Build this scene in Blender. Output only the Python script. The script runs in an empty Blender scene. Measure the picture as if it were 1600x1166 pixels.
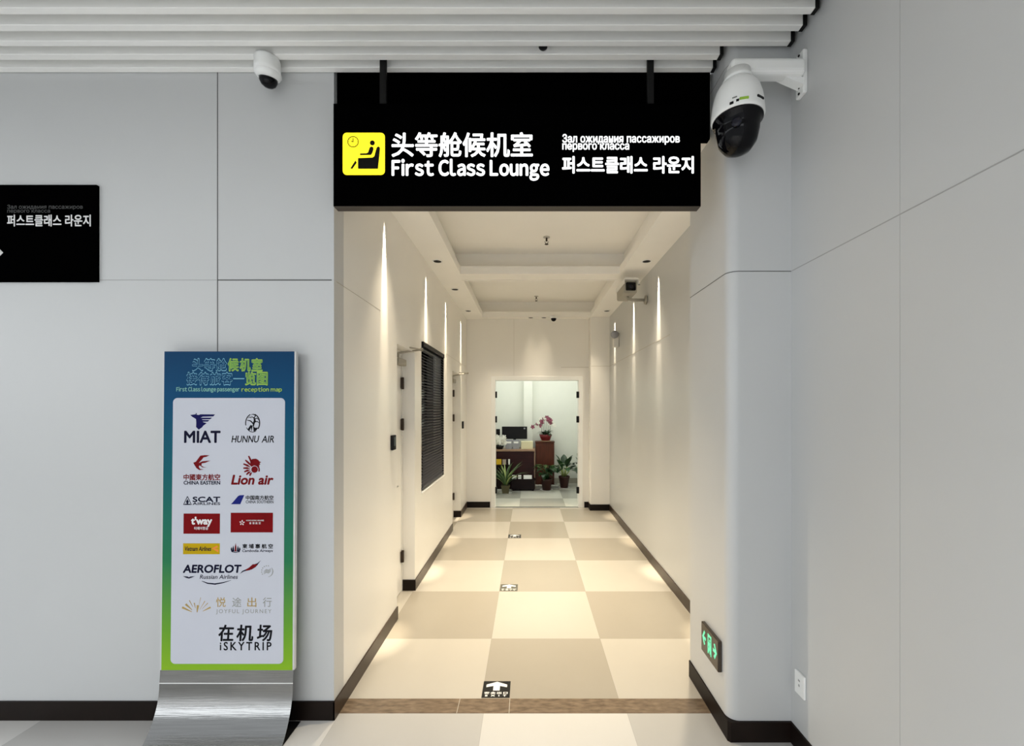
import bpy, bmesh, math, random
from mathutils import Vector, Matrix
rnd = random.Random(7)
scene = bpy.context.scene
C = scene.collection
R = math.radians

# ------------------------------------------------------------------ camera
F, CX, CY, EYE = 658.0, 826.5, 638.0, 1.70
cam = bpy.data.cameras.new('camera')
cam.sensor_fit = 'HORIZONTAL'; cam.sensor_width = 36.0
cam.lens = F / 1600 * 36
cam.shift_x = -(CX - 800) / 1600
cam.shift_y = (CY - 583) / 1600
cam.clip_start = 0.05
camo = bpy.data.objects.new('camera', cam); C.objects.link(camo)
camo.location = (0, 0, EYE); camo.rotation_euler = (R(90), 0, 0)
scene.camera = camo

# ------------------------------------------------------------------ view, world, large lamps
scene.view_settings.view_transform = 'Standard'
scene.view_settings.look = 'None'
scene.view_settings.gamma = 1.0
scene.view_settings.use_curve_mapping = False
scene.view_settings.exposure = 0.10
scene.cycles.use_denoising = True
scene.cycles.max_bounces = 12
scene.cycles.diffuse_bounces = 9
scene.cycles.sample_clamp_indirect = 6.0

WARM = (1.0, 0.852, 0.625)
world = bpy.data.worlds.new('hall_surround'); scene.world = world
world.use_nodes = True
bg = world.node_tree.nodes['Background']
bg.inputs[0].default_value = (0.92, 0.965, 1.0, 1); bg.inputs[1].default_value = 1.0
# bright band added just above eye level to streak the steel foot, dimmer elsewhere
_nt = world.node_tree
_tc = _nt.nodes.new('ShaderNodeTexCoord'); _sp = _nt.nodes.new('ShaderNodeSeparateXYZ')
_mr = _nt.nodes.new('ShaderNodeMapRange'); _mr.inputs[1].default_value = -1.0; _mr.inputs[2].default_value = 1.0
_rp = _nt.nodes.new('ShaderNodeValToRGB'); _e = _rp.color_ramp.elements
_dim, _band = 0.74, 3.0
_e[0].position = 0.0; _e[0].color = (0.92 * _dim, 0.965 * _dim, _dim, 1)
_e[1].position = 1.0; _e[1].color = (0.92 * _dim, 0.965 * _dim, _dim, 1)
for _p, _v in ((0.500, _dim * 0.9), (0.515, _band), (0.570, _band), (0.590, _dim)):
    _q = _e.new(_p); _q.color = (0.92 * _v, 0.965 * _v, _v, 1)
_nt.links.new(_tc.outputs['Generated'], _sp.inputs[0]); _nt.links.new(_sp.outputs[2], _mr.inputs[0])
_nt.links.new(_mr.outputs[0], _rp.inputs[0]); _nt.links.new(_rp.outputs[0], bg.inputs[0])


def lamp(name, kind, loc, energy, color, rot=(0, 0, 0), **kw):
    l = bpy.data.lights.new(name, kind); l.energy = energy; l.color = color
    for k, v in kw.items(): setattr(l, k, v)
    o = bpy.data.objects.new(name, l); C.objects.link(o)
    o.location = loc; o.rotation_euler = rot
    return o


lamp('hall_fill_light', 'AREA', (-1.9, -1.3, 3.46), 205, (0.97, 0.985, 1.0), shape='RECTANGLE', size=5.6, size_y=3.0, spread=R(95))  # unseen area light added to brighten the hall floor and slat undersides
lamp('lounge_ceiling_lamp', 'AREA', (0.2, 8.3, 2.98), 36, (0.97, 1.0, 0.93), shape='RECTANGLE', size=2.6, size_y=1.6)


# pixel of the photograph -> world at a known depth / plane
def X(px, Y): return (px - CX) / F * Y
def Z(py, Y): return EYE - (py - CY) / F * Y


# ------------------------------------------------------------------ materials
def mat(name, col, rough=0.5, metal=0.0, spec=0.5, emit=None, estr=1.0, noise=0.0, nscale=6.0, nstretch=(1, 1, 1), coat=0.0, bump=0.0):
    m = bpy.data.materials.new(name); m.use_nodes = True
    nt = m.node_tree; b = nt.nodes['Principled BSDF']
    b.inputs['Base Color'].default_value = (*col, 1)
    b.inputs['Roughness'].default_value = rough
    b.inputs['Metallic'].default_value = metal
    b.inputs['Specular IOR Level'].default_value = spec
    b.inputs['Coat Weight'].default_value = coat
    if emit:
        b.inputs['Emission Color'].default_value = (*emit, 1)
        b.inputs['Emission Strength'].default_value = estr
    if noise or bump:
        tc = nt.nodes.new('ShaderNodeTexCoord'); mp = nt.nodes.new('ShaderNodeMapping')
        mp.inputs['Scale'].default_value = nstretch
        no = nt.nodes.new('ShaderNodeTexNoise'); no.inputs['Scale'].default_value = nscale
        no.inputs['Detail'].default_value = 4
        nt.links.new(tc.outputs['Object'], mp.inputs[0]); nt.links.new(mp.outputs[0], no.inputs['Vector'])
        if noise:
            rp = nt.nodes.new('ShaderNodeValToRGB')
            rp.color_ramp.elements[0].position = 0.3; rp.color_ramp.elements[1].position = 0.7
            rp.color_ramp.elements[0].color = (*[max(0, c * (1 - noise)) for c in col], 1)
            rp.color_ramp.elements[1].color = (*[min(1, c * (1 + noise)) for c in col], 1)
            nt.links.new(no.outputs['Fac'], rp.inputs[0]); nt.links.new(rp.outputs[0], b.inputs['Base Color'])
        if bump:
            bp = nt.nodes.new('ShaderNodeBump'); bp.inputs['Strength'].default_value = bump; bp.inputs['Distance'].default_value = 0.01
            nt.links.new(no.outputs['Fac'], bp.inputs['Height']); nt.links.new(bp.outputs[0], b.inputs['Normal'])
    return m


def srgb(r, g, b):
    f = lambda c: c / 255 / 12.92 if c / 255 <= 0.04045 else ((c / 255 + 0.055) / 1.055) ** 2.4
    return (f(r), f(g), f(b))


def tile_mat(name, x0, y0, light, dark, phase, size=0.8):
    m = bpy.data.materials.new(name); m.use_nodes = True
    nt = m.node_tree; b = nt.nodes['Principled BSDF']; N = nt.nodes.new; L = nt.links.new
    tc = N('ShaderNodeTexCoord'); sp = N('ShaderNodeSeparateXYZ'); L(tc.outputs['Object'], sp.inputs[0])

    def mth(op, a, v):
        n = N('ShaderNodeMath'); n.operation = op
        if hasattr(a, 'links'): L(a, n.inputs[0])
        else: n.inputs[0].default_value = a
        if v is not None:
            if hasattr(v, 'links'): L(v, n.inputs[1])
            else: n.inputs[1].default_value = v
        return n.outputs[0]
    u = mth('DIVIDE', mth('SUBTRACT', sp.outputs[0], x0), size)
    v = mth('DIVIDE', mth('SUBTRACT', sp.outputs[1], y0), size)
    s = mth('ADD', mth('ADD', mth('FLOOR', u, None), mth('FLOOR', v, None)), phase)
    chk = mth('ABSOLUTE', mth('MODULO', s, 2.0), None)
    fu = mth('ABSOLUTE', mth('SUBTRACT', mth('FRACT', u, None), 0.5), None)
    fv = mth('ABSOLUTE', mth('SUBTRACT', mth('FRACT', v, None), 0.5), None)
    gr = mth('GREATER_THAN', mth('MAXIMUM', fu, fv), 0.4988)
    no = N('ShaderNodeTexNoise'); no.inputs['Scale'].default_value = 2.2; no.inputs['Detail'].default_value = 6
    L(tc.outputs['Object'], no.inputs['Vector'])
    mx = N('ShaderNodeMix'); mx.data_type = 'RGBA'
    mx.inputs[6].default_value = (*light, 1); mx.inputs[7].default_value = (*dark, 1); L(chk, mx.inputs[0])
    m2 = N('ShaderNodeMix'); m2.data_type = 'RGBA'; m2.blend_type = 'MULTIPLY'
    rp = N('ShaderNodeValToRGB'); rp.color_ramp.elements[0].color = (0.93, 0.93, 0.93, 1); rp.color_ramp.elements[1].color = (1, 1, 1, 1)
    L(no.outputs['Fac'], rp.inputs[0]); m2.inputs[0].default_value = 1
    L(mx.outputs[2], m2.inputs[6]); L(rp.outputs[0], m2.inputs[7])
    m3 = N('ShaderNodeMix'); m3.data_type = 'RGBA'; L(gr, m3.inputs[0]); L(m2.outputs[2], m3.inputs[6])
    m3.inputs[7].default_value = (*[c * 0.78 for c in dark], 1)
    L(m3.outputs[2], b.inputs['Base Color'])
    b.inputs['Roughness'].default_value = 0.22; b.inputs['Specular IOR Level'].default_value = 0.45
    return m


M = {}
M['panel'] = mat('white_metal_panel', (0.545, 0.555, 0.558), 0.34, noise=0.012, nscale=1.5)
M['panel_lit'] = mat('panel_lit_warm', (0.86, 0.845, 0.81), 0.27, noise=0.012, nscale=1.5)  # same panel as the hall, with the warm corridor light put into its colour
M['seam'] = mat('panel_joint', (0.10, 0.10, 0.10), 0.7)
M['seam_light'] = mat('fine_panel_joint', (0.36, 0.36, 0.36), 0.6)
M['seam_faint'] = mat('very_fine_panel_joint', (0.46, 0.465, 0.465), 0.5)
M['seam_warm'] = mat('corridor_panel_joint', (0.45, 0.42, 0.36), 0.6)
M['plaster'] = mat('white_plaster', (0.89, 0.875, 0.84), 0.75, spec=0.25, noise=0.01, nscale=3)
M['base'] = mat('dark_brown_skirting', (0.010, 0.006, 0.0045), 0.45, spec=0.15, noise=0.2, nscale=9)
M['base_warm'] = mat('brown_skirting', (0.040, 0.025, 0.016), 0.32, spec=0.35, noise=0.25, nscale=9)
M['kerb'] = mat('brown_marble', (0.175, 0.128, 0.088), 0.25, noise=0.35, nscale=16, nstretch=(1, 3, 1))
M['slat'] = mat('white_ceiling_slat', (0.88, 0.88, 0.86), 0.55, noise=0.02, nscale=2, nstretch=(0.3, 4, 4))
M['mattblack'] = mat('matt_black', (0.006, 0.006, 0.006), 0.6, spec=0.2)
M['plenum'] = mat('grey_soffit_board', (0.25, 0.25, 0.25), 0.9)
M['signblack'] = mat('black_sign_face', (0.0006, 0.0006, 0.0007), 0.9, spec=0.0, noise=0.1)
M['signside'] = mat('bronze_sign_edge', (0.05, 0.042, 0.036), 0.5, spec=0.3)
M['lit'] = mat('lit_white_letters', (0.8, 0.8, 0.8), 0.5, emit=(0.98, 1.0, 1.0), estr=1.15)
M['lityel'] = mat('lit_yellow_panel', (0.7, 0.6, 0.02), 0.5, emit=srgb(250, 232, 18), estr=0.92)
M['ink'] = mat('black_pictogram', (0.006, 0.005, 0.004), 0.6, spec=0.1)
M['inkbrown'] = mat('thin_clock_line', (0.10, 0.08, 0.01), 0.6, spec=0.1)
M['greytext'] = mat('unlit_letters', (0.72, 0.72, 0.72), 0.6)
M['dimtext'] = mat('faint_small_letters', (0.035, 0.035, 0.035), 0.6)
M['greyarrow'] = mat('unlit_arrow', (0.62, 0.62, 0.62), 0.6)
M['white'] = mat('white_plastic', (0.87, 0.88, 0.87), 0.35, noise=0.01)
M['whitewarm'] = mat('offwhite_plastic', (0.74, 0.73, 0.70), 0.4, noise=0.01)
M['greywarm'] = mat('grey_metal_and_shade', (0.34, 0.32, 0.27), 0.45, noise=0.05)  # real grey on the door closers; on the bullet camera it carries shading
M['gloss'] = mat('black_glass_dome', (0.003, 0.003, 0.004), 0.05, spec=0.16)
M['dark'] = mat('black_plastic', (0.005, 0.005, 0.006), 0.45, spec=0.18)
M['lens'] = mat('dark_lens', (0.008, 0.008, 0.016), 0.1, spec=0.3)
M['steel'] = mat('brushed_steel', (0.30, 0.30, 0.295), 0.11, metal=1.0, noise=0.10, nscale=5, nstretch=(1, 1, 45), bump=0.05)
M['steelplain'] = mat('satin_steel', (0.55, 0.54, 0.52), 0.35, metal=1.0, noise=0.03)
M['hinge'] = mat('bronze_hinge', (0.05, 0.035, 0.025), 0.4, metal=0.5, noise=0.1)
M['edge'] = mat('poster_side_edge', (0.6, 0.6, 0.6), 0.4, noise=0.02)
M['print'] = mat('white_print', (0.55, 0.57, 0.64), 0.5, spec=0.25, noise=0.01)
M['navy'] = mat('navy_print', srgb(18, 18, 78), 0.6, spec=0.08)
M['blackp'] = mat('black_print', (0.005, 0.005, 0.008), 0.6, spec=0.08)
M['navyt'] = mat('dark_navy_print', srgb(14, 15, 42), 0.6, spec=0.08)
M['redp'] = mat('red_print', srgb(112, 12, 18), 0.6, spec=0.08)
M['redbox'] = mat('red_logo_box', srgb(118, 6, 12), 0.6, spec=0.08, noise=0.12, nscale=8)
M['yelbox'] = mat('yellow_logo_box', srgb(186, 156, 14), 0.6, spec=0.08, noise=0.03)
M['orange'] = mat('orange_print', srgb(226, 130, 30), 0.5)
M['blue'] = mat('blue_print', srgb(26, 34, 112), 0.6, spec=0.08)
M['gold'] = mat('gold_print', srgb(168, 140, 70), 0.5, noise=0.2, nscale=60)
M['greyp'] = mat('grey_print', srgb(140, 142, 138), 0.5)
M['whitep'] = mat('plain_white_print', (0.75, 0.74, 0.74), 0.5)
M['outline'] = mat('pale_blue_outline', srgb(120, 176, 198), 0.6, spec=0.08)
M['inner'] = mat('blue_letter_fill', srgb(10, 60, 100), 0.6, spec=0.08)
M['lime'] = mat('lime_print', srgb(150, 190, 60), 0.5)
M['limedark'] = mat('green_letter_fill', srgb(96, 150, 60), 0.5)
M['mint'] = mat('mint_print', srgb(120, 182, 168), 0.5)
M['exitglass'] = mat('brown_exit_glass', (0.045, 0.032, 0.022), 0.15)
M['exitgreen'] = mat('lit_green_symbol', (0.1, 0.5, 0.3), 0.5, emit=srgb(105, 220, 168), estr=0.8)
M['sticker'] = mat('black_floor_sticker', (0.010, 0.010, 0.010), 0.42, spec=0.3)
M['stickergrey'] = mat('glare_floor_sticker', (0.10, 0.095, 0.075), 0.30)  # black sticker greyed to stand in for glare off the floor
M['stickwhite'] = mat('white_sticker_print', (0.85, 0.85, 0.82), 0.45)
M['blind'] = mat('dark_blind_slat', (0.085, 0.085, 0.10), 0.35, noise=0.05)
M['pane'] = mat('dark_window_glass', (0.004, 0.005, 0.008), 0.08)  # plain dark glass behind the blind slats
M['lounge'] = mat('lounge_wall_paint', (0.80, 0.82, 0.765), 0.6, noise=0.01)
M['wood'] = mat('dark_red_wood', srgb(44, 9, 10), 0.4, spec=0.2, noise=0.25, nscale=4, nstretch=(1, 1, 8))
M['woodtop'] = mat('wood_top_edge', srgb(150, 118, 92), 0.3, noise=0.1)
M['wood2'] = mat('reddish_brown_wood', srgb(84, 38, 18), 0.4, spec=0.25, noise=0.25, nscale=4, nstretch=(6, 6, 1))
M['woodblack'] = mat('blackened_wood', srgb(22, 7, 8), 0.45, spec=0.15, noise=0.2)
M['leaf'] = mat('dark_green_leaf', srgb(22, 54, 24), 0.4, noise=0.45, nscale=14)
M['leaf2'] = mat('mid_green_leaf', srgb(34, 74, 34), 0.4, noise=0.4, nscale=14)
M['leaf3'] = mat('pale_striped_leaf', srgb(78, 104, 62), 0.4, noise=0.45, nscale=16)
M['stalk'] = mat('pale_leaf_stalk', srgb(150, 165, 95), 0.5, noise=0.2)
M['soil'] = mat('dark_soil', (0.02, 0.014, 0.01), 0.95, noise=0.4, nscale=60)
M['potred'] = mat('red_glazed_pot', srgb(112, 22, 30), 0.3, noise=0.1)
M['potbrown'] = mat('brown_plastic_pot', srgb(62, 30, 24), 0.45, noise=0.12)
M['potolive'] = mat('olive_stone_pot', srgb(82, 76, 48), 0.6, noise=0.15)
M['petalwhite'] = mat('white_petal', (0.85, 0.84, 0.78), 0.5, noise=0.06, nscale=30)
M['petalpink'] = mat('pink_petal', srgb(140, 72, 94), 0.5, noise=0.5, nscale=40)
M['greybox'] = mat('grey_file_box', srgb(148, 150, 158), 0.5, noise=0.04)
M['cream'] = mat('cream_carton', srgb(226, 220, 186), 0.6, noise=0.02)
M['yellow'] = mat('yellow_card', srgb(224, 182, 28), 0.5, noise=0.03)
M['cardgrey'] = mat('grey_card', srgb(172, 156, 146), 0.5, noise=0.03)
M['skirtgrey'] = mat('grey_lounge_skirting', srgb(168, 164, 150), 0.4, noise=0.05)
M['tile_hall'] = tile_mat('hall_floor_tile', -0.253, 2.345, (0.61, 0.60, 0.58), (0.47, 0.46, 0.445), 1)
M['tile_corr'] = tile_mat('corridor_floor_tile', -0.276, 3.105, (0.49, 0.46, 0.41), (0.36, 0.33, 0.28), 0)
M['tile_lounge'] = tile_mat('lounge_floor_tile', -0.165, 7.93, (0.70, 0.70, 0.64), (0.47, 0.47, 0.43), 0)


def poster_mat():
    m = mat('blue_green_poster_print', (0.1, 0.3, 0.3), 0.55, spec=0.12); nt = m.node_tree
    tc = nt.nodes.new('ShaderNodeTexCoord'); sp = nt.nodes.new('ShaderNodeSeparateXYZ')
    mr = nt.nodes.new('ShaderNodeMapRange'); mr.inputs[1].default_value = 0.32; mr.inputs[2].default_value = 2.0
    rp = nt.nodes.new('ShaderNodeValToRGB'); e = rp.color_ramp.elements
    e[0].position = 0; e[0].color = (*srgb(134, 178, 40), 1)
    e[1].position = 1.0; e[1].color = (*srgb(8, 58, 96), 1)
    for p, c in ((0.12, (104, 160, 46)), (0.34, (40, 118, 78)), (0.62, (14, 94, 104)), (0.86, (8, 70, 110))):
        q = e.new(p); q.color = (*srgb(*c), 1)
    nt.links.new(tc.outputs['Object'], sp.inputs[0]); nt.links.new(sp.outputs[2], mr.inputs[0])
    nt.links.new(mr.outputs[0], rp.inputs[0]); nt.links.new(rp.outputs[0], nt.nodes['Principled BSDF'].inputs['Base Color'])
    return m


M['poster'] = poster_mat()


# ------------------------------------------------------------------ mesh builder
class MB:
    def __init__(s): s.v = []; s.f = []; s.mi = []; s.sm = []; s.mats = []

    def m(s, name):
        if name not in s.mats: s.mats.append(name)
        return s.mats.index(name)

    def add(s, vs, fs, mn, smooth=False):
        o = len(s.v); s.v += [tuple(p) for p in vs]; k = s.m(mn)
        for f in fs: s.f.append([i + o for i in f]); s.mi.append(k); s.sm.append(smooth)
        return s

    def quad(s, a, b, c, d, mn): return s.add([a, b, c, d], [(0, 1, 2, 3)], mn)

    def box(s, x0, x1, y0, y1, z0, z1, mn, bev=0.0, seg=2):
        if bev <= 0:
            vs = [(x, y, z) for z in (z0, z1) for y in (y0, y1) for x in (x0, x1)]
            return s.add(vs, [(0, 2, 3, 1), (4, 5, 7, 6), (0, 1, 5, 4), (2, 6, 7, 3), (0, 4, 6, 2), (1, 3, 7, 5)], mn)
        bm = bmesh.new(); bmesh.ops.create_cube(bm, size=1)
        for v in bm.verts:
            v.co = ((x0 + x1) / 2 + v.co.x * (x1 - x0), (y0 + y1) / 2 + v.co.y * (y1 - y0), (z0 + z1) / 2 + v.co.z * (z1 - z0))
        bmesh.ops.bevel(bm, geom=bm.edges[:], offset=bev, segments=seg, affect='EDGES', profile=0.5)
        return s.bm(bm, mn)

    def bm(s, bm, mn, smooth=False):
        bm.verts.index_update()
        s.add([v.co for v in bm.verts], [[v.index for v in f.verts] for f in bm.faces], mn, smooth); bm.free()
        return s

    def xf(s, mtx):      # transform everything so far
        s.v = [tuple(mtx @ Vector(p)) for p in s.v]; return s

    def lathe(s, prof, mn, c=(0, 0, 0), n=32, mtx=None, smooth=True, caps=True):
        vs = []; fs = []
        for (r, z) in prof:
            for i in range(n):
                a = 2 * math.pi * i / n; vs.append(Vector((r * math.cos(a), r * math.sin(a), z)))
        for j in range(len(prof) - 1):
            for i in range(n):
                k = (i + 1) % n; fs.append((j * n + i, j * n + k, (j + 1) * n + k, (j + 1) * n + i))
        if caps:
            fs.append(tuple(range(n - 1, -1, -1))); fs.append(tuple(range((len(prof) - 1) * n, len(prof) * n)))
        T = Matrix.Translation(c) @ (mtx if mtx else Matrix.Identity(4))
        return s.add([T @ v for v in vs], fs, mn, smooth)

    def tube(s, pts, r, mn, n=8):
        pts = [Vector(p) for p in pts]; vs = []; fs = []
        rr = r if isinstance(r, (list, tuple)) else [r] * len(pts)
        for i, p in enumerate(pts):
            t = (pts[min(i + 1, len(pts) - 1)] - pts[max(i - 1, 0)]).normalized()
            u = t.cross(Vector((0, 0, 1)))
            if u.length < 1e-3: u = t.cross(Vector((1, 0, 0)))
            u.normalize(); w = t.cross(u)
            for k in range(n):
                a = 2 * math.pi * k / n; vs.append(p + (u * math.cos(a) + w * math.sin(a)) * rr[i])
        for i in range(len(pts) - 1):
            for k in range(n):
                q = (k + 1) % n; fs.append((i * n + k, i * n + q, (i + 1) * n + q, (i + 1) * n + k))
        fs.append(tuple(range(n - 1, -1, -1))); fs.append(tuple(range((len(pts) - 1) * n, len(pts) * n)))
        return s.add(vs, fs, mn, True)

    def prism(s, poly, fr, d0, d1, mn):
        """poly in (u,v); fr maps (u,v,d)->3D; d0..d1 thickness."""
        n = len(poly); bm = bmesh.new()
        a = [bm.verts.new(fr(u, v, d0)) for u, v in poly]; b = [bm.verts.new(fr(u, v, d1)) for u, v in poly]
        bm.faces.new(a[::-1]); bm.faces.new(b)
        for i in range(n): bm.faces.new((a[i], a[(i + 1) % n], b[(i + 1) % n], b[i]))
        bm.normal_update()
        bmesh.ops.triangulate(bm, faces=[f for f in bm.faces if len(f.verts) > 4])
        return s.bm(bm, mn)

    def build(s, name, parent=None, loc=None):
        me = bpy.data.meshes.new(name); me.from_pydata(s.v, [], s.f)
        for k in s.mats: me.materials.append(M[k])
        me.polygons.foreach_set('material_index', s.mi); me.polygons.foreach_set('use_smooth', s.sm); me.update()
        bm = bmesh.new(); bm.from_mesh(me); bmesh.ops.recalc_face_normals(bm, faces=bm.faces); bm.to_mesh(me); bm.free()
        o = bpy.data.objects.new(name, me); C.objects.link(o)
        if parent: o.parent = parent
        if loc: o.location = loc
        return o


def tag(o, label=None, cat=None, group=None):
    if label: o['label'] = label
    if cat: o['category'] = cat
    if group: o['group'] = group
    return o


def thing(name, loc, label, cat, group=None, rot=(0, 0, 0)):
    o = bpy.data.objects.new(name, None); C.objects.link(o); o.location = loc; o.rotation_euler = rot
    o.empty_display_size = 0.1
    return tag(o, label, cat, group)


def struct(mb, name, parent=None):
    o = mb.build(name, parent); o['kind'] = 'structure'; return o


def sgroup(name, loc):
    o = bpy.data.objects.new(name, None); C.objects.link(o); o.location = loc; o['kind'] = 'structure'; return o


_tx = {}


def glyphs(body, res=3, space=1.0):
    k = (body, res, space)
    if k not in _tx:
        cu = bpy.data.curves.new('t', 'FONT'); cu.body = body; cu.resolution_u = res; cu.space_character = space
        ob = bpy.data.objects.new('t', cu); C.objects.link(ob)
        dg = bpy.context.evaluated_depsgraph_get()
        me = bpy.data.meshes.new_from_object(ob.evaluated_get(dg))
        _tx[k] = ([(v.co.x, v.co.y) for v in me.vertices], [tuple(p.vertices) for p in me.polygons])
        bpy.data.objects.remove(ob); bpy.data.curves.remove(cu); bpy.data.meshes.remove(me)
    return _tx[k]


def text(mb, body, rect, fr, d, mn, bold=0.0, shear=0.0, space=1.0, nb=8, res=3):
    """lettering fitted into rect (u0,u1,v0,v1) on a plane; bold thickens each stroke."""
    vs, fs = glyphs(body, res, space)
    vs = [(x + shear * y, y) for x, y in vs]
    x0 = min(v[0] for v in vs); x1 = max(v[0] for v in vs); y0 = min(v[1] for v in vs); y1 = max(v[1] for v in vs)
    u0, u1, v0, v1 = rect; u0 += bold; u1 -= bold; v0 += bold; v1 -= bold
    q = [(u0 + (x - x0) / (x1 - x0) * (u1 - u0), v0 + (y - y0) / (y1 - y0) * (v1 - v0)) for x, y in vs]
    offs = [(0, 0)] + ([(bold * math.cos(2 * math.pi * i / nb), bold * math.sin(2 * math.pi * i / nb)) for i in range(nb)] if bold else [])
    for i, (ou, ov) in enumerate(offs): mb.add([fr(u + ou, v + ov, d + i * 2.5e-5) for u, v in q], fs, mn)


def text_wide(mb, body, rect, fr, d, mn, bold=0.0, gap=0.15, sp=0.26, nb=8):
    """same, with the humanist full-width letterforms set proportionally."""
    pen = 0.0; V = []; Fc = []
    for ch in body:
        if ch == ' ': pen += sp; continue
        vs, fs = glyphs(chr(ord(ch) + 0xFEE0), 4)
        a = min(v[0] for v in vs); b = max(v[0] for v in vs); o = len(V)
        V += [(x - a + pen, y) for x, y in vs]; Fc += [tuple(i + o for i in f) for f in fs]
        pen += b - a + gap * (0.8 if ch in 'Ccesoagt' else 1.0)
    _tx[('wide ' + body, 3, 1.0)] = (V, Fc)
    text(mb, 'wide ' + body, rect, fr, d, mn, bold, nb=nb)


def circ(u, v, r, n=28, ry=None): return [(u + r * math.cos(2 * math.pi * i / n), v + (ry or r) * math.sin(2 * math.pi * i / n)) for i in range(n)]


def rrect(u0, u1, v0, v1, r, n=6):
    o = []
    for cx, cy, a in ((u1 - r, v1 - r, 0), (u0 + r, v1 - r, 90), (u0 + r, v0 + r, 180), (u1 - r, v0 + r, 270)):
        for i in range(n + 1):
            t = R(a + 90 * i / n); o.append((cx + r * math.cos(t), cy + r * math.sin(t)))
    return o


def stroke(pts, w):      # polyline -> polygon ribbon (w number or per-point list)
    n = len(pts); ws = w if isinstance(w, (list, tuple)) else [w] * n; a = []; b = []
    for i in range(n):
        p = Vector(pts[max(i - 1, 0)]); q = Vector(pts[min(i + 1, n - 1)]); t = (q - p).normalized(); nn = Vector((-t.y, t.x))
        c = Vector(pts[i]); a.append(tuple(c + nn * ws[i] / 2)); b.append(tuple(c - nn * ws[i] / 2))
    return a + b[::-1]


def arc(u, v, r, a0, a1, n=12, ry=None): return [(u + r * math.cos(R(a0 + (a1 - a0) * i / n)), v + (ry or r) * math.sin(R(a0 + (a1 - a0) * i / n))) for i in range(n + 1)]


# ------------------------------------------------------------------ dimensions
XL, XR = -1.065, 1.34            # corridor wall faces
YW = 2.30                        # hall wall face
YE = 7.20                        # end wall face
ZC = 3.22                        # corridor soffit
SEAM = 2.40
XP, YP0, YP1 = 1.022, 2.152, 2.67   # pillar left face, front, back

# ------------------------------------------------------------------ floors
struct(MB().box(-6, XR + 0.2, -3, 2.345, -0.1, 0, 'tile_hall'), 'hall_floor')
struct(MB().box(XL - 0.25, XR + 0.2, 2.464, YE, -0.1, 0, 'tile_corr'), 'corridor_floor')
struct(MB().box(-2.5, 3.0, YE, 9.75, -0.1, 0, 'tile_lounge'), 'lounge_floor')
k = MB().box(XL - 0.2, XR + 0.1, 2.345, 2.464, -0.1, 0.0006, 'kerb')
for px in (716, 796): k.box(X(px, 2.4) - 0.0015, X(px, 2.4) + 0.0015, 2.346, 2.463, 0, 0.0009, 'seam_warm')
struct(k, 'trim_1')
struct(MB().box(-0.62, 0.88, YE - 0.01, YE + 0.06, -0.05, 0.004, 'steelplain'), 'trim_2')

# ------------------------------------------------------------------ hall walls
w = MB().box(-6, XL, YW, YW + 0.12, 0, 3.9, 'panel')
e = YW - 0.0012
w.box(X(340, YW) - 0.0022, X(340, YW) + 0.0022, e, YW, 2.0, 3.9, 'seam')
w.box(X(340, YW) - 0.0022, X(340, YW) + 0.0022, e, YW, 0.1, 2.0, 'seam_light')
w.box(X(340, YW), XL - 0.012, e, YW, SEAM - 0.003, SEAM + 0.003, 'seam')
w.box(-6, X(340, YW), e, YW, SEAM - 0.0016, SEAM + 0.0016, 'seam_light')
struct(w, 'wall_front')
struct(MB().box(-6, XL + 0.008, YW - 0.010, YW, 0, 0.102, 'base'), 'baseboard_front')

w = MB().box(XR, XR + 0.15, -3, YE + 0.15, 0, 3.9, 'panel')
w.box(XR - 0.0012, XR, -3, YP0, SEAM - 0.002, SEAM + 0.002, 'seam_light')
w.box(XR - 0.0012, XR, 4.0, YE - 0.2, SEAM - 0.0025, SEAM + 0.0025, 'seam_warm')
w.box(XR - 0.0008, XR, 1.52, 1.522, 0.1, 3.9, 'seam_faint')
struct(w, 'wall_right')
b = MB().box(XR - 0.010, XR, -3, YP0 - 0.01, 0, 0.102, 'base').box(XR - 0.010, XR, YP1, YE, 0, 0.10, 'base_warm')
struct(b, 'baseboard_right')


def pillar_poly(x0, y0, r, x1, y1, n=8):
    p = [(x1, y0)]
    p += [(x0 + r - r * math.sin(R(90 * i / n)), y0 + r - r * math.cos(R(90 * i / n))) for i in range(n + 1)]
    return p + [(x0, y1), (x1, y1)]


fxy = lambda u, v, d: (u, v, d)
w = MB(); poly = pillar_poly(XP, YP0, 0.055, XR, YP1, 10); n = len(poly)
w.prism(poly, fxy, 0.0, 3.9, 'panel')
for zz in (SEAM, 3.47):
    pp = pillar_poly(XP - 0.0012, YP0 - 0.0012, 0.055, XR - 0.001, YP1, 10)
    w.prism(pp, fxy, zz - 0.002, zz + 0.002, 'seam' if zz < 3 else 'seam_light')
po = struct(w, 'pillar_right')
w = MB().prism([(XR, YP0 - 0.012), (XP - 0.008 + 0.012, YP0 - 0.012), (XP - 0.008, YP0), (XP - 0.008, YP1), (XR, YP1)], fxy, 0, 0.102, 'base')
struct(w, 'baseboard_pillar')

# black fascia over the corridor mouth
struct(MB().box(XL + 0.004, XP - 0.02, 2.33, 2.37, 3.19, 3.9, 'signblack'), 'trim_3')
# hall soffit above the slats
w = MB().box(-6, XR, -3, 2.30, 3.90, 3.95, 'plenum')
for i in range(50): w.box(-5.8, 1.309, 1.840 - i * 0.0855 - 0.003, 1.875 - i * 0.0855 - 0.003, 3.53, 3.79, 'slat')
struct(w, 'hall_ceiling')

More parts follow.
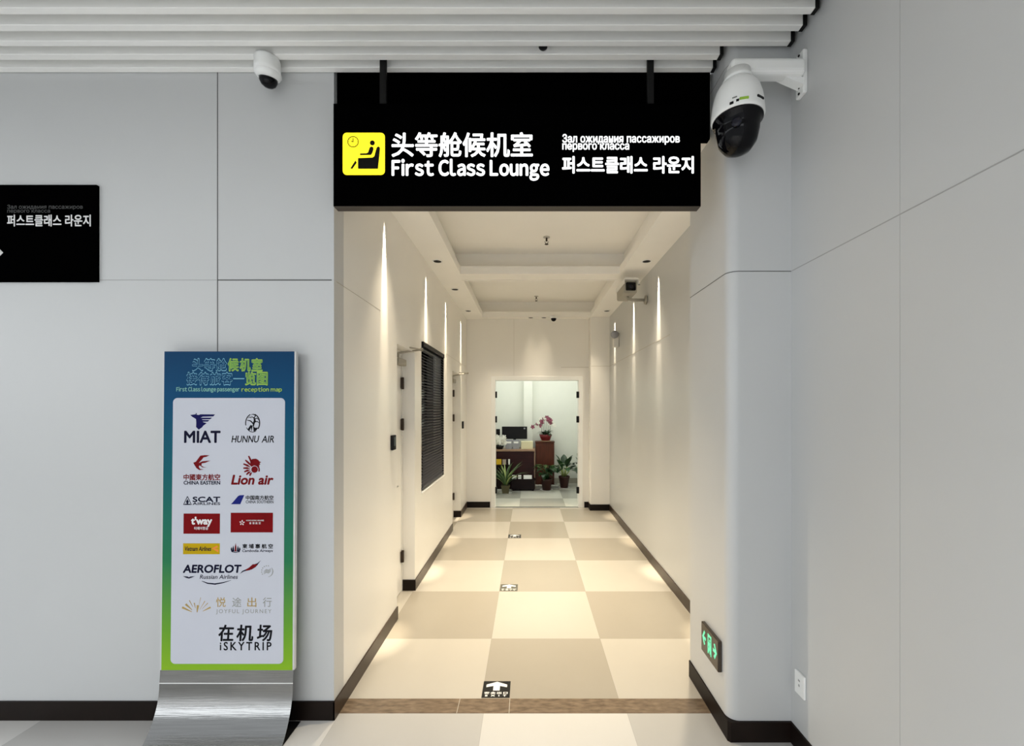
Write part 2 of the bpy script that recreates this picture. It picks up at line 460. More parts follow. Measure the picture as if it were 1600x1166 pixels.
# ------------------------------------------------------------------ corridor walls
ops = [(3.40, 3.93, 0, 2.22), (4.17, 5.21, 0.876, 2.365), (5.86, 6.57, 0, 2.22)]
ys = sorted({2.42, YE} | {o[0] for o in ops} | {o[1] for o in ops}); zs = sorted({0, 3.9} | {o[2] for o in ops} | {o[3] for o in ops})
w = MB()
for y0, y1 in zip(ys, ys[1:]):
    for z0, z1 in zip(zs, zs[1:]):
        if any(o[0] <= y0 and y1 <= o[1] and o[2] <= z0 and z1 <= o[3] for o in ops): continue
        w.box(XL - 0.16, XL, y0, y1, z0, z1, 'panel_lit')
w.box(XL, XL + 0.0012, 2.33, 3.02, SEAM - 0.0016, SEAM + 0.0016, 'seam_warm')
w.box(XL, XL + 0.0012, 5.4, YE, SEAM - 0.0016, SEAM + 0.0016, 'seam_warm')
struct(w, 'wall_left')
b = MB()
for y0, y1 in ((2.29, 3.40), (3.93, 5.86), (6.57, YE)): b.box(XL, XL + 0.009, y0, y1, 0, 0.10, 'base_warm')
for y1 in (3.93, 6.57): b.box(XL - 0.115, XL + 0.009, y1 - 0.009, y1, 0, 0.10, 'base')
struct(b, 'baseboard_left')
# end wall with the lounge doorway
DX0, DX1, DZ = -0.615, 0.885, 2.215
w = MB().box(XL - 0.16, DX0, YE, YE + 0.14, 0, 3.9, 'panel_lit').box(DX1, XR, YE, YE + 0.14, 0, 3.9, 'panel_lit').box(DX0, DX1, YE, YE + 0.14, DZ, 3.9, 'panel_lit')
w.box(-0.2585, -0.2555, YE - 0.0012, YE, DZ + 0.05, ZC, 'seam_warm')
w.box(0.55, 1.02, YE - 0.0012, YE, SEAM - 0.003, SEAM + 0.003, 'seam_warm')
struct(w, 'wall_end')
w = MB().prism([(XR, 7.0), (1.035, 7.0), (1.024, 7.006), (1.02, 7.02), (1.02, YE), (XR, YE)], fxy, 0, ZC, 'panel_lit')
w.box(1.03, XR, 6.9988, 7.0, SEAM - 0.0022, SEAM + 0.0022, 'seam_warm')
struct(w, 'pillar_end')
b = MB().box(XL, DX0 - 0.05, YE - 0.009, YE, 0, 0.10, 'base').box(DX1 + 0.06, 1.02, YE - 0.009, YE, 0, 0.10, 'base')
b.box(1.011, XR, 6.991, 7.0, 0, 0.10, 'base').box(1.011, 1.02, 7.0, YE, 0, 0.10, 'base')
struct(b, 'baseboard_end')

# corridor ceiling with two coffers
cx0, cx1 = -0.772, 1.022; ya = 2.37
cof = [(2.775, 4.74), (5.0, 6.965)]; OV, OF, ON, ZL, ZU = 0.085, 0.17, 0.05, 3.30, 3.50
c = MB()
c.box(XL, cx0, ya, YE, ZC, ZL, 'plaster').box(cx1, XR, ya, YE, ZC, ZL, 'plaster')
for y0, y1 in ((ya, cof[0][0]), (cof[0][1], cof[1][0]), (cof[1][1], YE)): c.box(cx0, cx1, y0, y1, ZC, ZL, 'plaster')
c.box(XL, cx0 - OV, ya, YE, ZL, ZU, 'plaster').box(cx1 + OV, XR, ya, YE, ZL, ZU, 'plaster')
for y0, y1 in ((ya, cof[0][0] - ON), (cof[0][1] + OF, cof[1][0] - ON), (cof[1][1] + OF, YE)): c.box(cx0 - OV, cx1 + OV, y0, y1, ZL, ZU, 'plaster')
c.box(XL, XR, ya, YE, ZU, ZU + 0.08, 'plaster')
for y0, y1 in cof:      # thin moulding round each coffer mouth
    for a in ((cx0 - 0.022, cx0, y0 - 0.022, y1 + 0.022), (cx1, cx1 + 0.022, y0 - 0.022, y1 + 0.022), (cx0, cx1, y0 - 0.022, y0), (cx0, cx1, y1, y1 + 0.022)):
        c.box(*a, ZC - 0.008, ZC, 'plaster')
struct(c, 'corridor_ceiling')

# ------------------------------------------------------------------ lounge shell
YB = 9.55
struct(MB().box(-2.5, 3.0, YB, YB + 0.1, 0, 3.05, 'lounge').box(-0.115, 0.075, YB - 0.2, YB, 0, 3.05, 'lounge'), 'wall_lounge_back')
struct(MB().box(-2.6, -2.5, YE + 0.14, YB, 0, 3.05, 'lounge'), 'wall_lounge_left')
struct(MB().box(3.0, 3.1, YE + 0.14, YB, 0, 3.05, 'lounge'), 'wall_lounge_right')
struct(MB().box(-2.5, XL - 0.16, YE + 0.02, YE + 0.14, 0, 3.05, 'lounge').box(XR + 0.15, 3.0, YE + 0.02, YE + 0.14, 0, 3.05, 'lounge'), 'wall_lounge_front')
struct(MB().box(-2.5, 3.0, YE + 0.14, YB, 3.05, 3.1, 'plaster'), 'lounge_ceiling')
struct(MB().box(0.075, 3.0, YB - 0.012, YB, 0, 0.115, 'skirtgrey').box(-2.5, -0.115, YB - 0.012, YB, 0, 0.115, 'skirtgrey'), 'baseboard_lounge')

# doorway frame of the lounge with hinges
d = sgroup('door_3', (0.135, YE, 0))
f = MB()
for a, b_ in ((DX0 - 0.03 - 0.135, DX0 + 0.04 - 0.135), (DX1 - 0.04 - 0.135, DX1 + 0.03 - 0.135)): f.box(a, b_, -0.014, 0.15, 0, DZ + 0.03, 'white', 0.003)
f.box(DX0 + 0.04 - 0.135, DX1 - 0.04 - 0.135, -0.014, 0.15, DZ - 0.04, DZ + 0.03, 'white', 0.003)
f.build('door_frame', d)
for sx in (-1, 1):
    for zz in (1.93, 1.51, 0.30):
        xx = (DX0 + 0.04 if sx < 0 else DX1 - 0.04) - 0.135
        MB().box(xx - (0.0 if sx < 0 else 0.034), xx + (0.030 if sx < 0 else 0.012), -0.02, 0.012, zz - 0.055, zz + 0.055, 'dark', 0.004).build('hinge', d)


# side doors of the corridor with closer and hinges
def side_door(name, y0, y1, elbow):
    d = sgroup(name, (XL, (y0 + y1) / 2, 0)); L = (y1 - y0) / 2; H = 2.22
    MB().box(-0.15, -0.118, -L + 0.03, L - 0.03, 0.006, H - 0.03, 'panel_lit', 0.004).build('door_leaf', d)
    f = MB().box(-0.155, -0.112, -L, -L + 0.032, 0, H, 'whitewarm').box(-0.155, -0.112, L - 0.032, L, 0, H, 'whitewarm').box(-0.155, -0.112, -L + 0.032, L - 0.032, H - 0.032, H, 'whitewarm')
    f.build('door_frame', d)
    for zz in (1.93, 1.55, 0.33):
        MB().lathe([(0.011, -0.055), (0.013, -0.05), (0.013, 0.05), (0.011, 0.055)], 'hinge', (-0.103, L - 0.036, zz), 12).box(-0.114, -0.104, L - 0.062, L - 0.02, zz - 0.05, zz + 0.05, 'hinge').build('hinge', d)
    cb = MB().box(-0.116, -0.062, L - 0.27, L - 0.05, 2.085, 2.145, 'greywarm', 0.008).build('closer_body', d)
    ex, ey, ez = elbow[0] - XL, elbow[1] - (y0 + y1) / 2, elbow[2]
    a = MB().tube([(-0.09, L - 0.22, 2.14), (-0.09, L - 0.22, 2.19)], 0.012, 'greywarm').tube([(-0.09, L - 0.22, 2.185), (ex, ey, ez)], 0.0085, 'greywarm')
    a.tube([(ex, ey, ez), (-0.02, ey - 0.24, H + 0.02)], 0.007, 'greywarm').tube([(ex, ey, ez - 0.014), (ex, ey, ez + 0.014)], 0.012, 'greywarm')
    a.build('closer_arm', d)
    MB().box(-0.119, -0.112, -L + 0.06, -L + 0.10, 0.94, 1.12, 'steelplain', 0.002).tube([(-0.114, -L + 0.08, 1.03), (-0.06, -L + 0.08, 1.03), (-0.055, -L + 0.20, 1.03)], 0.009, 'steelplain').build('door_handle', d)
    MB().box(-0.165, -0.156, -L, L, 0, H, 'whitewarm').build('back_panel', d)


side_door('door_1', 3.40, 3.93, (-1.006, 3.95, 2.25))
side_door('door_2', 5.86, 6.57, (-0.958, 6.60, 2.25))

# window and its venetian blind
wy0, wy1, wz0, wz1 = ops[1]
d = sgroup('window_1', (XL, (wy0 + wy1) / 2, wz0))
hw = (wy1 - wy0) / 2; hh = wz1 - wz0
MB().box(-0.12, -0.11, -hw, hw, 0, hh, 'pane').build('window_pane', d)
f = MB().box(-0.13, -0.085, -hw, -hw + 0.03, 0, hh, 'white').box(-0.13, -0.085, hw - 0.03, hw, 0, hh, 'white').box(-0.13, -0.085, -hw + 0.03, hw - 0.03, hh - 0.03, hh, 'white').box(-0.13, -0.085, -hw + 0.03, hw - 0.03, 0, 0.03, 'white')
f.build('window_frame', d)
MB().box(-0.12, 0.018, -hw - 0.012, hw + 0.012, -0.018, 0.0, 'white', 0.003).build('window_sill', d)
bl = thing('venetian_blind', (XL, (wy0 + wy1) / 2, wz1), 'dark closed venetian blind covering the window in the left corridor wall', 'blind')
MB().box(-0.045, 0.022, -hw + 0.004, hw - 0.004, -0.05, -0.002, 'dark', 0.004).build('headrail', bl)
s = MB(); ns = 46
for i in range(ns):
    zc = -0.07 - i * (hh - 0.12) / (ns - 1)
    s.prism([(-0.026, -0.0075), (-0.013, 0.002), (0.0, 0.0085), (0.0008, 0.0065), (-0.012, 0.0003), (-0.025, -0.0092)], lambda u, v, dd, zc=zc: (u + 0.016, dd, zc - v), -hw + 0.008, hw - 0.026, 'blind')
s.build('slats', bl)
MB().box(-0.012, 0.008, -hw + 0.008, hw - 0.026, -hh + 0.012, -hh + 0.032, 'blind', 0.003).build('bottom_rail', bl)
MB().box(-0.02, 0.012, hw - 0.024, hw - 0.004, -hh + 0.004, -0.05, 'dark').build('side_channel', bl)

# ------------------------------------------------------------------ ceiling slats of the hall
for i, (y0, y1, xe, ph) in enumerate([(1.840, 1.875, 1.309, 'hidden'), (1.9236, 1.958, 1.309, 'nearest the camera, top of the picture'), (2.010, 2.045, 1.309, 'second in from the front'),
                                      (2.098, 2.130, 1.306, 'third from the front, just clear of the pillar'), (2.177, 2.214, 0.988, 'fourth from the front, ending short beside the pillar'),
                                      (2.262, 2.296, 0.989, 'last of the row, against the wall')]):
    if ph == 'hidden': continue
    t = thing('ceiling_slat', (0, (y0 + y1) / 2, 3.53), f'long white ceiling slat, {ph}', 'ceiling slat', 'white ceiling slats over the hall')
    hw_ = (y1 - y0) / 2
    MB().box(-5.8, xe, -hw_, hw_, 0, 0.26, 'slat', 0.002, 1).build('slat_body', t)
    MB().box(xe, xe + 0.018, -hw_ - 0.001, hw_ + 0.001, -0.001, 0.26, 'mattblack').build('end_strip', t)  # thin black strip along the right end of the slat

t = thing('ceiling_sensor', (X(848.5, 2.1535), 2.1535, 3.547), 'small dark round sensor in the gap behind the third white slat above the hanging sign', 'sensor')
MB().lathe([(0.021, 0.006), (0.0225, 0.0), (0.018, -0.005), (0.004, -0.007)], 'dark', n=20).tube([(0, 0, 0.0), (0, 0, 0.35)], 0.006, 'dark').build('sensor_body', t)

# ------------------------------------------------------------------ hanging sign
SY = 2.20
t = thing('hanging_sign', (X(808, SY), SY, Z(322, SY)), 'black hanging lit sign reading First Class Lounge over the corridor mouth', 'sign')
ox, oz = t.location.x, t.location.z
x0, x1, zt = X(521, SY) - ox, X(1095, SY) - ox, Z(162, SY) - oz
MB().box(x0, x1, 0, 0.057, 0, zt, 'signblack').build('sign_case', t)
MB().box(x0 + 0.0, x1, 0.001, 0.056, -0.002, -0.0002, 'signside').build('bottom_plate', t)
for px in (599, 1016):
    xx = X(px, 2.235) - ox
    MB().box(xx - 0.016, xx + 0.016, 0.024, 0.046, zt, 3.79 - oz, 'mattblack').build('hanger', t)
fs = lambda u, v, d: (X(u, SY) - ox, -d, Z(v, SY) - oz)
LET = lambda a, b, c, d: (a, b, d, c)      # px rect -> (u0,u1,vBottom,vTop)
l = MB(); text(l, '头等舱候机室', LET(612, 832.5, 208.5, 244.5), fs, 0.002, 'lit', 0.8); l.build('chinese_lettering', t)
l = MB(); text_wide(l, 'First Class Lounge', LET(612, 858.5, 250.5, 281.0), fs, 0.002, 'lit', 1.0); l.build('english_lettering', t)
l = MB(); text(l, 'Зал ожидания пассажиров', LET(878.5, 1062, 210.5, 226), fs, 0.002, 'lit', 0.38); text(l, 'первого класса', LET(878.5, 983, 225, 237), fs, 0.002, 'lit', 0.38); l.build('russian_lettering', t)
l = MB(); text(l, '퍼스트클래스 라운지', LET(878, 1084, 246, 270), fs, 0.002, 'lit', 0.85); l.build('korean_lettering', t)
g = MB().prism(rrect(535.7, 601.5, 207.8, 273.6, 6.5), fs, 0.0, 0.002, 'lityel')
q = lambda pts: [(500 + a / 4.484, 80 + b / 4.484) for a, b in pts]
for a0 in (0, 120, 240): g.prism(q(stroke(arc(233, 637, 37, a0, a0 + 121, 12), 5)), fs, 0.0022, 0.003, 'inkbrown')
g.prism(q([(231, 612), (236, 612), (236, 640), (220, 636), (219, 630), (231, 633)]), fs, 0.0022, 0.003, 'inkbrown')
for a in range(0, 360, 30): g.prism(q(circ(233 + 31 * math.cos(R(a)), 637 + 31 * math.sin(R(a)), 2.2, 6)), fs, 0.0022, 0.003, 'inkbrown')
g.prism(q(circ(368, 645, 17, 24)), fs, 0.0022, 0.0032, 'ink')
g.prism(q([(350, 677), (362, 671), (374, 676), (376, 690), (366, 718), (358, 729), (282, 730), (282, 719), (328, 718), (338, 712)]), fs, 0.0022, 0.0032, 'ink')
g.prism(q([(392, 700), (400, 677), (411, 670), (421, 678), (420, 700), (407, 826), (268, 826), (268, 752), (370, 748), (383, 738)]), fs, 0.0022, 0.0032, 'ink')
g.prism(q([(250, 768), (258, 784), (228, 826), (214, 824)]), fs, 0.0022, 0.0032, 'ink')
g.build('pictogram', t)

# wall sign on the left
t = thing('wall_sign', (X(151, 2.285), 2.30, Z(440, 2.285)), 'square black unlit sign with Korean lettering on the grey hall wall', 'sign')
ox2, oz2 = t.location.x, t.location.z
fw = lambda u, v, d: (X(u, 2.285) - ox2, -0.016 - d, Z(v, 2.285) - oz2)
MB().box(-1.15, 0, -0.016, 0, 0, Z(289, 2.285) - oz2, 'signblack').build('sign_board', t)
l = MB(); text(l, '퍼스트클래스 라운지', LET(11.7, 142.5, 336.5, 353.5), fw, 0.001, 'greytext', 0.4)
l.build('korean_lettering', t)
l = MB(); text(l, 'Зал ожидания пассажиров', LET(12, 130, 320.5, 328), fw, 0.001, 'dimtext', 0.15); text(l, 'первого класса', LET(12, 79, 328.3, 334), fw, 0.001, 'dimtext', 0.12)
l.build('russian_lettering', t)
MB().prism([(5.5, 395), (-22, 367), (-33, 367), (-10, 390), (-60, 390), (-60, 400), (-10, 400), (-33, 423), (-22, 423)], fw, 0, 0.001, 'greyarrow').build('arrow', t)

# ------------------------------------------------------------------ poster stand
tilt = -0.65
t = thing('poster_stand', (-1.587, 2.208, 0), 'upright poster stand listing airline logos with a curved steel foot', 'poster stand', rot=(R(tilt), 0, 0))
PXM = 295.7
u_ = lambda px: (px - 357.2) / PXM
v_ = lambda py: EYE - (py - 638) / PXM
fp = lambda u, v, d: (u_(u), -d, v_(v))
zb = v_(1045)
pb = MB().box(u_(255.5), u_(459), 0.0, 0.012, zb, v_(549), 'poster').build('poster_board', t)
MB().box(u_(459), u_(461.5), 0.001, 0.022, zb, v_(549), 'edge').box(u_(253), u_(255.5), 0.001, 0.022, zb, v_(549), 'edge').build('side_rail', t)
MB().box(u_(300), u_(415), 0.013, 0.05, 0.08, 1.7, 'steelplain').build('back_post', t)
# steel foot: flat upper part, crease, then sweeping forward
prof = [(0.001, zb), (0.0, 0.30), (-0.003, 0.262), (-0.0035, 0.258)]
for i in range(1, 15):
    a = i / 14; prof.append((-0.0035 - 0.094 * a ** 2.3, 0.258 * (1 - a) + 0.004 * a))
st = MB(); vs = []; fs_ = []
for (y, z) in prof:
    for i in range(13): vs.append((u_(253.5) + (u_(460.5) - u_(253.5)) * i / 12, y, z))
for j in range(len(prof) - 1):
    for i in range(12): fs_.append((j * 13 + i, j * 13 + i + 1, (j + 1) * 13 + i + 1, (j + 1) * 13 + i))
st.add(vs, fs_, 'steel', True)
nv = len(vs)
st.add([(x, y + 0.003, z) for x, y, z in vs], [f[::-1] for f in fs_], 'steel', True)
for i0 in (0, 12):
    st.add([vs[j * 13 + i0] for j in range(len(prof))] + [(vs[j * 13 + i0][0], vs[j * 13 + i0][1] + 0.003, vs[j * 13 + i0][2]) for j in range(len(prof))],
           [(j, j + 1, len(prof) + j + 1, len(prof) + j) for j in range(len(prof) - 1)], 'steel')
st.build('curved_foot', t)
MB().box(u_(253.5), u_(460.5), -0.0972, -0.094, -0.0005, 0.006, 'steelplain').build('front_lip', t)
MB().box(u_(255), u_(460.5), -0.09, 0.075, 0.0005, 0.004, 'mattblack').build('base_plate', t)
MB().box(u_(253.4), u_(460.6), -0.0045, -0.001, 0.2555, 0.2595, 'white').build('crease_highlight', t)  # white strip painted in as the bright glint along the bend
# prints on the board
wp = MB().prism(rrect(270, 445, 622, 1035, 7), fp, 0.0, 0.0012, 'print').build('white_sheet', pb)
D0, D1 = 0.0014, 0.0018


def logo(fn, label=None):
    mb = MB(); fn(mb); o = mb.build('airline_logo', pb)
    if label: o['label'] = label


def header(mb):
    for body, n_, (a, b_, c_, d_) in (('头等舱候机室', 3, (298.8, 410.2, 561, 579)), ('接待旅客一览图', 5, (290, 418.5, 582.5, 601))):
        wch = (b_ - a) / len(body)
        for i, ch in enumerate(body):
            w0, w1 = a + i * wch + 0.5, a + (i + 1) * wch - 0.5
            r = (w0, w1, (c_ + d_) / 2 + 0.8, (c_ + d_) / 2 - 0.8) if ch == '一' else (w0, w1, d_, c_)
            if ch == '一': mb.prism([(w0, r[2]), (w1, r[2]), (w1, r[3]), (w0, r[3])], fp, D0, D0 + 0.0001, 'outline')
            else: text(mb, ch, r, fp, D0, 'lime' if i >= n_ else 'outline', 0.75)
            if ch != '一':
                text(mb, ch, (r[0] + 0.55, r[1] - 0.55, r[2] - 0.55, r[3] + 0.55), fp, D0 + 0.0004, 'limedark' if i >= n_ else 'inner', 0.28)
    text_wide(mb, 'First Class lounge passenger', LET(275, 374, 605, 613.4), fp, D0, 'mint', 0.2)
    text_wide(mb, 'reception map', LET(377, 440, 605.5, 613.4), fp, D0, 'lime', 0.2)


hm = MB(); header(hm); hm.build('poster_heading', pb)
A = lambda pts: [(280 + a / 8.97, 635 + b / 8.97) for a, b in pts]
B = lambda pts: [(280 + a / 10, 765 + b / 10) for a, b in pts]
G = lambda pts: [(280 + a / 6.86, 865 + b / 6.86) for a, b in pts]


def rect(fn, x0, x1, y0, y1):
    (a, b), (c, d) = fn([(x0, y0), (x1, y1)]); return (a, c, d, b)


def pz(mb, pts, m, k=0): mb.prism(pts, fp, D0 + k * 0.0003, D1 + k * 0.0003, m)
def bx(fn, x0, x1, y0, y1): return fn([(x0, y0), (x1, y0), (x1, y1), (x0, y1)])


def miat(mb):
    pz(mb, A([(155, 122), (230, 112), (235, 92), (246, 104), (240, 116), (272, 122), (300, 112), (502, 114), (478, 142), (330, 146), (300, 160), (462, 160), (432, 182), (318, 184), (330, 192), (425, 194), (402, 214), (330, 216), (340, 224), (385, 236), (335, 275), (325, 292), (275, 328), (238, 290), (240, 230), (236, 180), (214, 166), (180, 146)]), 'navy')
    text(mb, 'MIAT', rect(A, 70, 582, 355, 500), fp, D0, 'navyt', 0.75)


def hunnu(mb):
    c_ = (1030, 235)
    for a0, a1, w in ((60, 150, 9), (165, 250, 13), (285, 400, 15)):
        pz(mb, A(stroke(arc(c_[0], c_[1], 98, a0, a1, 14, 126), w)), 'blackp')
    pz(mb, A([(1015, 355), (1030, 270), (1000, 262), (975, 300), (962, 320), (985, 345), (1005, 300)]), 'blackp')
    pz(mb, A([(1035, 268), (1060, 300), (1105, 300), (1085, 335), (1045, 355), (1040, 310)]), 'blackp')
    pz(mb, A(stroke([(1040, 280), (1045, 240), (1060, 205), (1050, 165), (1010, 140)], [16, 26, 30, 18, 6])), 'blackp')
    pz(mb, A(stroke([(1040, 245), (1000, 205), (950, 195)], [18, 16, 8])), 'blackp')
    pz(mb, A(stroke([(1055, 215), (1100, 215), (1125, 240)], [18, 12, 5])), 'blackp')
    pz(mb, A(stroke([(1060, 180), (1090, 165), (1120, 195)], [16, 12, 5])), 'blackp')
    pz(mb, A(stroke([(1050, 165), (1070, 130), (1040, 112), (1005, 118)], [14, 16, 12, 5])), 'blackp')
    pz(mb, A(stroke([(1015, 160), (985, 150), (965, 165)], [12, 10, 4])), 'blackp')
    text(mb, 'HUNNU', rect(A, 733, 1125, 415, 505), fp, D0, 'blackp', 0.22, 0.22)
    text(mb, 'AIR', rect(A, 1155, 1330, 415, 505), fp, D0, 'blackp', 0.22, 0.22)


def eastern(mb):
    pz(mb, A([(202, 790), (240, 775), (300, 692), (360, 684), (430, 686), (385, 708), (345, 716), (325, 745), (278, 795), (330, 770), (445, 760), (370, 792), (322, 800), (318, 830), (345, 848), (390, 858), (330, 856), (290, 826), (280, 850), (300, 876), (350, 884), (290, 894), (248, 866), (222, 826)]), 'redp')
    text(mb, '中國東方航空', rect(A, 68, 582, 953, 1032), fp, D0, 'redp', 0.3)
    text(mb, 'CHINA EASTERN', rect(A, 70, 582, 1047, 1093), fp, D0, 'navyt', 0.25)


def lion(mb):
    for a, ln in ((112, 200), (133, 175), (153, 165), (174, 150), (195, 140), (216, 130), (238, 110)):
        c_, s_ = math.cos(R(a)), -math.sin(R(a)); bx_, by_ = 1052, 880
        r0, r1 = 45, ln; nx, ny = -s_, c_
        pz(mb, A([(bx_ + c_ * r0, by_ + s_ * r0), (bx_ + c_ * (r0 + r1) / 2 + nx * 19, by_ + s_ * (r0 + r1) / 2 + ny * 19), (bx_ + c_ * r1 + nx * 8, by_ + s_ * r1 + ny * 8), (bx_ + c_ * r1 - nx * 10, by_ + s_ * r1 - ny * 10), (bx_ + c_ * (r0 + r1) / 2 - nx * 10, by_ + s_ * (r0 + r1) / 2 - ny * 10)]), 'redp')
    pz(mb, A([(1002, 760), (1030, 738), (1080, 734), (1115, 752), (1125, 770), (1155, 782), (1130, 795), (1142, 812), (1124, 826), (1130, 850), (1100, 835), (1050, 830), (1015, 850), (1000, 800)]), 'redp')
    pz(mb, A([(1050, 960)] + arc(1062, 885, 46, 120, -240, 20)), 'redp')
    pz(mb, A(stroke(arc(1058, 890, 68, 20, -75, 12), 20)), 'redp')
    text(mb, 'Lion air', rect(A, 733, 1328, 972, 1086), fp, D0, 'redp', 0.75, 0.2)


def scat(mb):
    for a, b_ in (((140, 105), (80, 235)), ((140, 105), (202, 235)), ((80, 233), (202, 233))): pz(mb, B(stroke([a, b_], 10)), 'navyt')
    pz(mb, B([(140, 145), (165, 195), (150, 205), (185, 228), (95, 228), (130, 205), (115, 195)]), 'navyt')
    pz(mb, B(circ(122, 214, 8, 8)), 'print', 1); pz(mb, B(circ(160, 214, 8, 8)), 'print', 1)
    text(mb, 'SCAT', rect(B, 220, 652, 118, 186), fp, D0, 'navyt', 0.45)
    text(mb, 'AIRLINES', rect(B, 220, 652, 201, 236), fp, D0, 'navyt', 0.18)


def southern(mb):
    pz(mb, B([(818, 227), (965, 227), (1026, 85), (955, 88), (930, 100), (850, 195)]), 'blue')
    text(mb, '中国南方航空', rect(B, 1048, 1482, 93, 158), fp, D0, 'blackp', 0.2)
    text(mb, 'CHINA SOUTHERN', rect(B, 1050, 1482, 170, 212), fp, D0, 'blackp', 0.1)


def tway(mb):
    pz(mb, bx(B, 83, 650, 372, 686), 'redbox')
    text(mb, "t'way", rect(B, 200, 530, 435, 565), fp, D1 + 0.0003, 'whitep', 0.7)
    text(mb, '티웨이항공', rect(B, 252, 468, 578, 624), fp, D1 + 0.0003, 'whitep', 0.1)


def hongkong(mb):
    pz(mb, bx(B, 818, 1475, 360, 666), 'redbox')
    for i in range(5):
        a = R(-90 + 72 * i); c_, s_ = math.cos(a), math.sin(a); p = (995 + 8 * c_, 515 + 8 * s_)
        pz(mb, B([p, (995 + 26 * c_ - 13 * s_, 515 + 26 * s_ + 13 * c_), (995 + 44 * c_ - 4 * s_, 515 + 44 * s_ + 4 * c_), (995 + 32 * c_ + 8 * s_, 515 + 32 * s_ - 8 * c_)]), 'whitep', 1)
    text(mb, 'HONG KONG AIRLINES', rect(B, 1060, 1335, 470, 489), fp, D1 + 0.0003, 'whitep', 0.05)
    text(mb, '香港航空', rect(B, 1108, 1285, 506, 537), fp, D1 + 0.0003, 'whitep', 0.08, space=1.8)


def vietnam(mb):
    pz(mb, bx(B, 80, 652, 835, 1004), 'yelbox')
    text(mb, 'Vietnam Airlines', rect(B, 108, 520, 885, 950), fp, D1 + 0.0003, 'navyt', 0.15, 0.2)
    pz(mb, B([(525, 912), (610, 868), (625, 895), (575, 915), (630, 935), (630, 975), (580, 945)]), 'orange', 1)


def cambodia(mb):
    for dx, h in ((-52, 60), (-30, 80), (0, 120), (30, 80), (52, 60)):
        pz(mb, B([(897 + dx - 13, 962), (897 + dx * 1.25 - 12, 962 - h * 0.6), (897 + dx * 1.2, 950 - h), (897 + dx * 1.25 + 12, 962 - h * 0.6), (897 + dx + 13, 962)]), 'redp' if dx == 0 else 'navyt', 1 if dx == 0 else 0)
    pz(mb, B(stroke([(835, 965), (897, 977), (962, 965)], 10)), 'navyt', 1)
    text(mb, '柬埔寨航空', rect(B, 1002, 1478, 848, 912), fp, D0, 'blackp', 0.25, space=1.55)
    text(mb, 'Cambodia Airways', rect(B, 1000, 1478, 930, 980), fp, D0, 'navyt', 0.12, 0.2)


def aeroflot(mb):
    text(mb, 'AEROFLOT', rect(G, 53, 682, 122, 194), fp, D0, 'navyt', 0.65, 0.12)
    text(mb, 'Russian Airlines', rect(G, 235, 642, 222, 264), fp, D0, 'navyt', 0.12, 0.2)
    pz(mb, G([(662, 212), (690, 180), (735, 160), (760, 148), (790, 120), (850, 98), (885, 68), (850, 118), (830, 140), (790, 165), (740, 176), (700, 188)]), 'navyt')
    pz(mb, G([(720, 168), (758, 146), (800, 110), (850, 108), (828, 140), (770, 172), (735, 178)]), 'redp', 1)
    pz(mb, G(stroke([(258, 288), (320, 312), (400, 320), (490, 304), (570, 280)], [4, 12, 15, 10, 3])), 'navyt')
    pz(mb, G([(55, 236), (105, 240), (120, 248), (135, 240), (185, 236), (150, 252), (120, 262), (90, 254)]), 'navyt')
    pz(mb, G(stroke(arc(955, 185, 60, -40, 80, 14), [3, 4, 6, 8, 9, 10, 10, 10, 9, 8, 7, 6, 5, 4, 3])), 'greyp')
    for i in range(7):
        a = R(150 + i * 22); pz(mb, G(circ(955 + 60 * math.cos(a), 185 + 60 * math.sin(a), 6, 6)), 'greyp')
    for dy in (-14, 0, 14): pz(mb, G(stroke([(918, 200 + dy), (945, 180 + dy), (970, 188 + dy), (995, 168 + dy)], [4, 9, 9, 4])), 'greyp', 1)


def joyful(mb):
    for a, r0, r1, w in ((154, 60, 175, 22), (137, 70, 165, 22), (118, 90, 175, 9), (103, 70, 130, 12), (84, 20, 100, 26), (78, 100, 190, 5), (60, 60, 170, 8), (47, 80, 170, 8), (28, 70, 165, 18)):
        c_, s_ = math.cos(R(a)), -math.sin(R(a)); ox_, oy_ = 208, 640
        pz(mb, G(stroke([(ox_ + c_ * r0, oy_ + s_ * r0 * 0.95), (ox_ + c_ * r1, oy_ + s_ * r1 * 0.95)], [w * 0.25, w])), 'gold')


def joyful_text(mb):
    for i, ch in enumerate('悦途出行'): text(mb, ch, rect(G, (410, 583, 745, 910)[i], (515, 682, 842, 1005)[i], 463, 562), fp, D0, 'gold' if i % 2 == 0 else 'greyp', 0.1)
    text(mb, 'JOYFUL JOURNEY', rect(G, 412, 1003, 588, 642), fp, D0, 'greyp', 0.05, space=1.3)


def skytrip(mb):
    for i, ch in enumerate('在机场'): text(mb, ch, rect(G, (438, 630, 848)[i], (606, 812, 1014)[i], 760, 918), fp, D0, 'blackp', 0.7, 0.06)
    text(mb, 'iSKYTRIP', rect(G, 455, 1006, 938, 1020), fp, D0, 'blackp', 0.35, space=1.35)


for fn in (miat, hunnu, eastern, lion, scat, southern, tway, hongkong, vietnam, cambodia, aeroflot, joyful, joyful_text, skytrip): logo(fn)

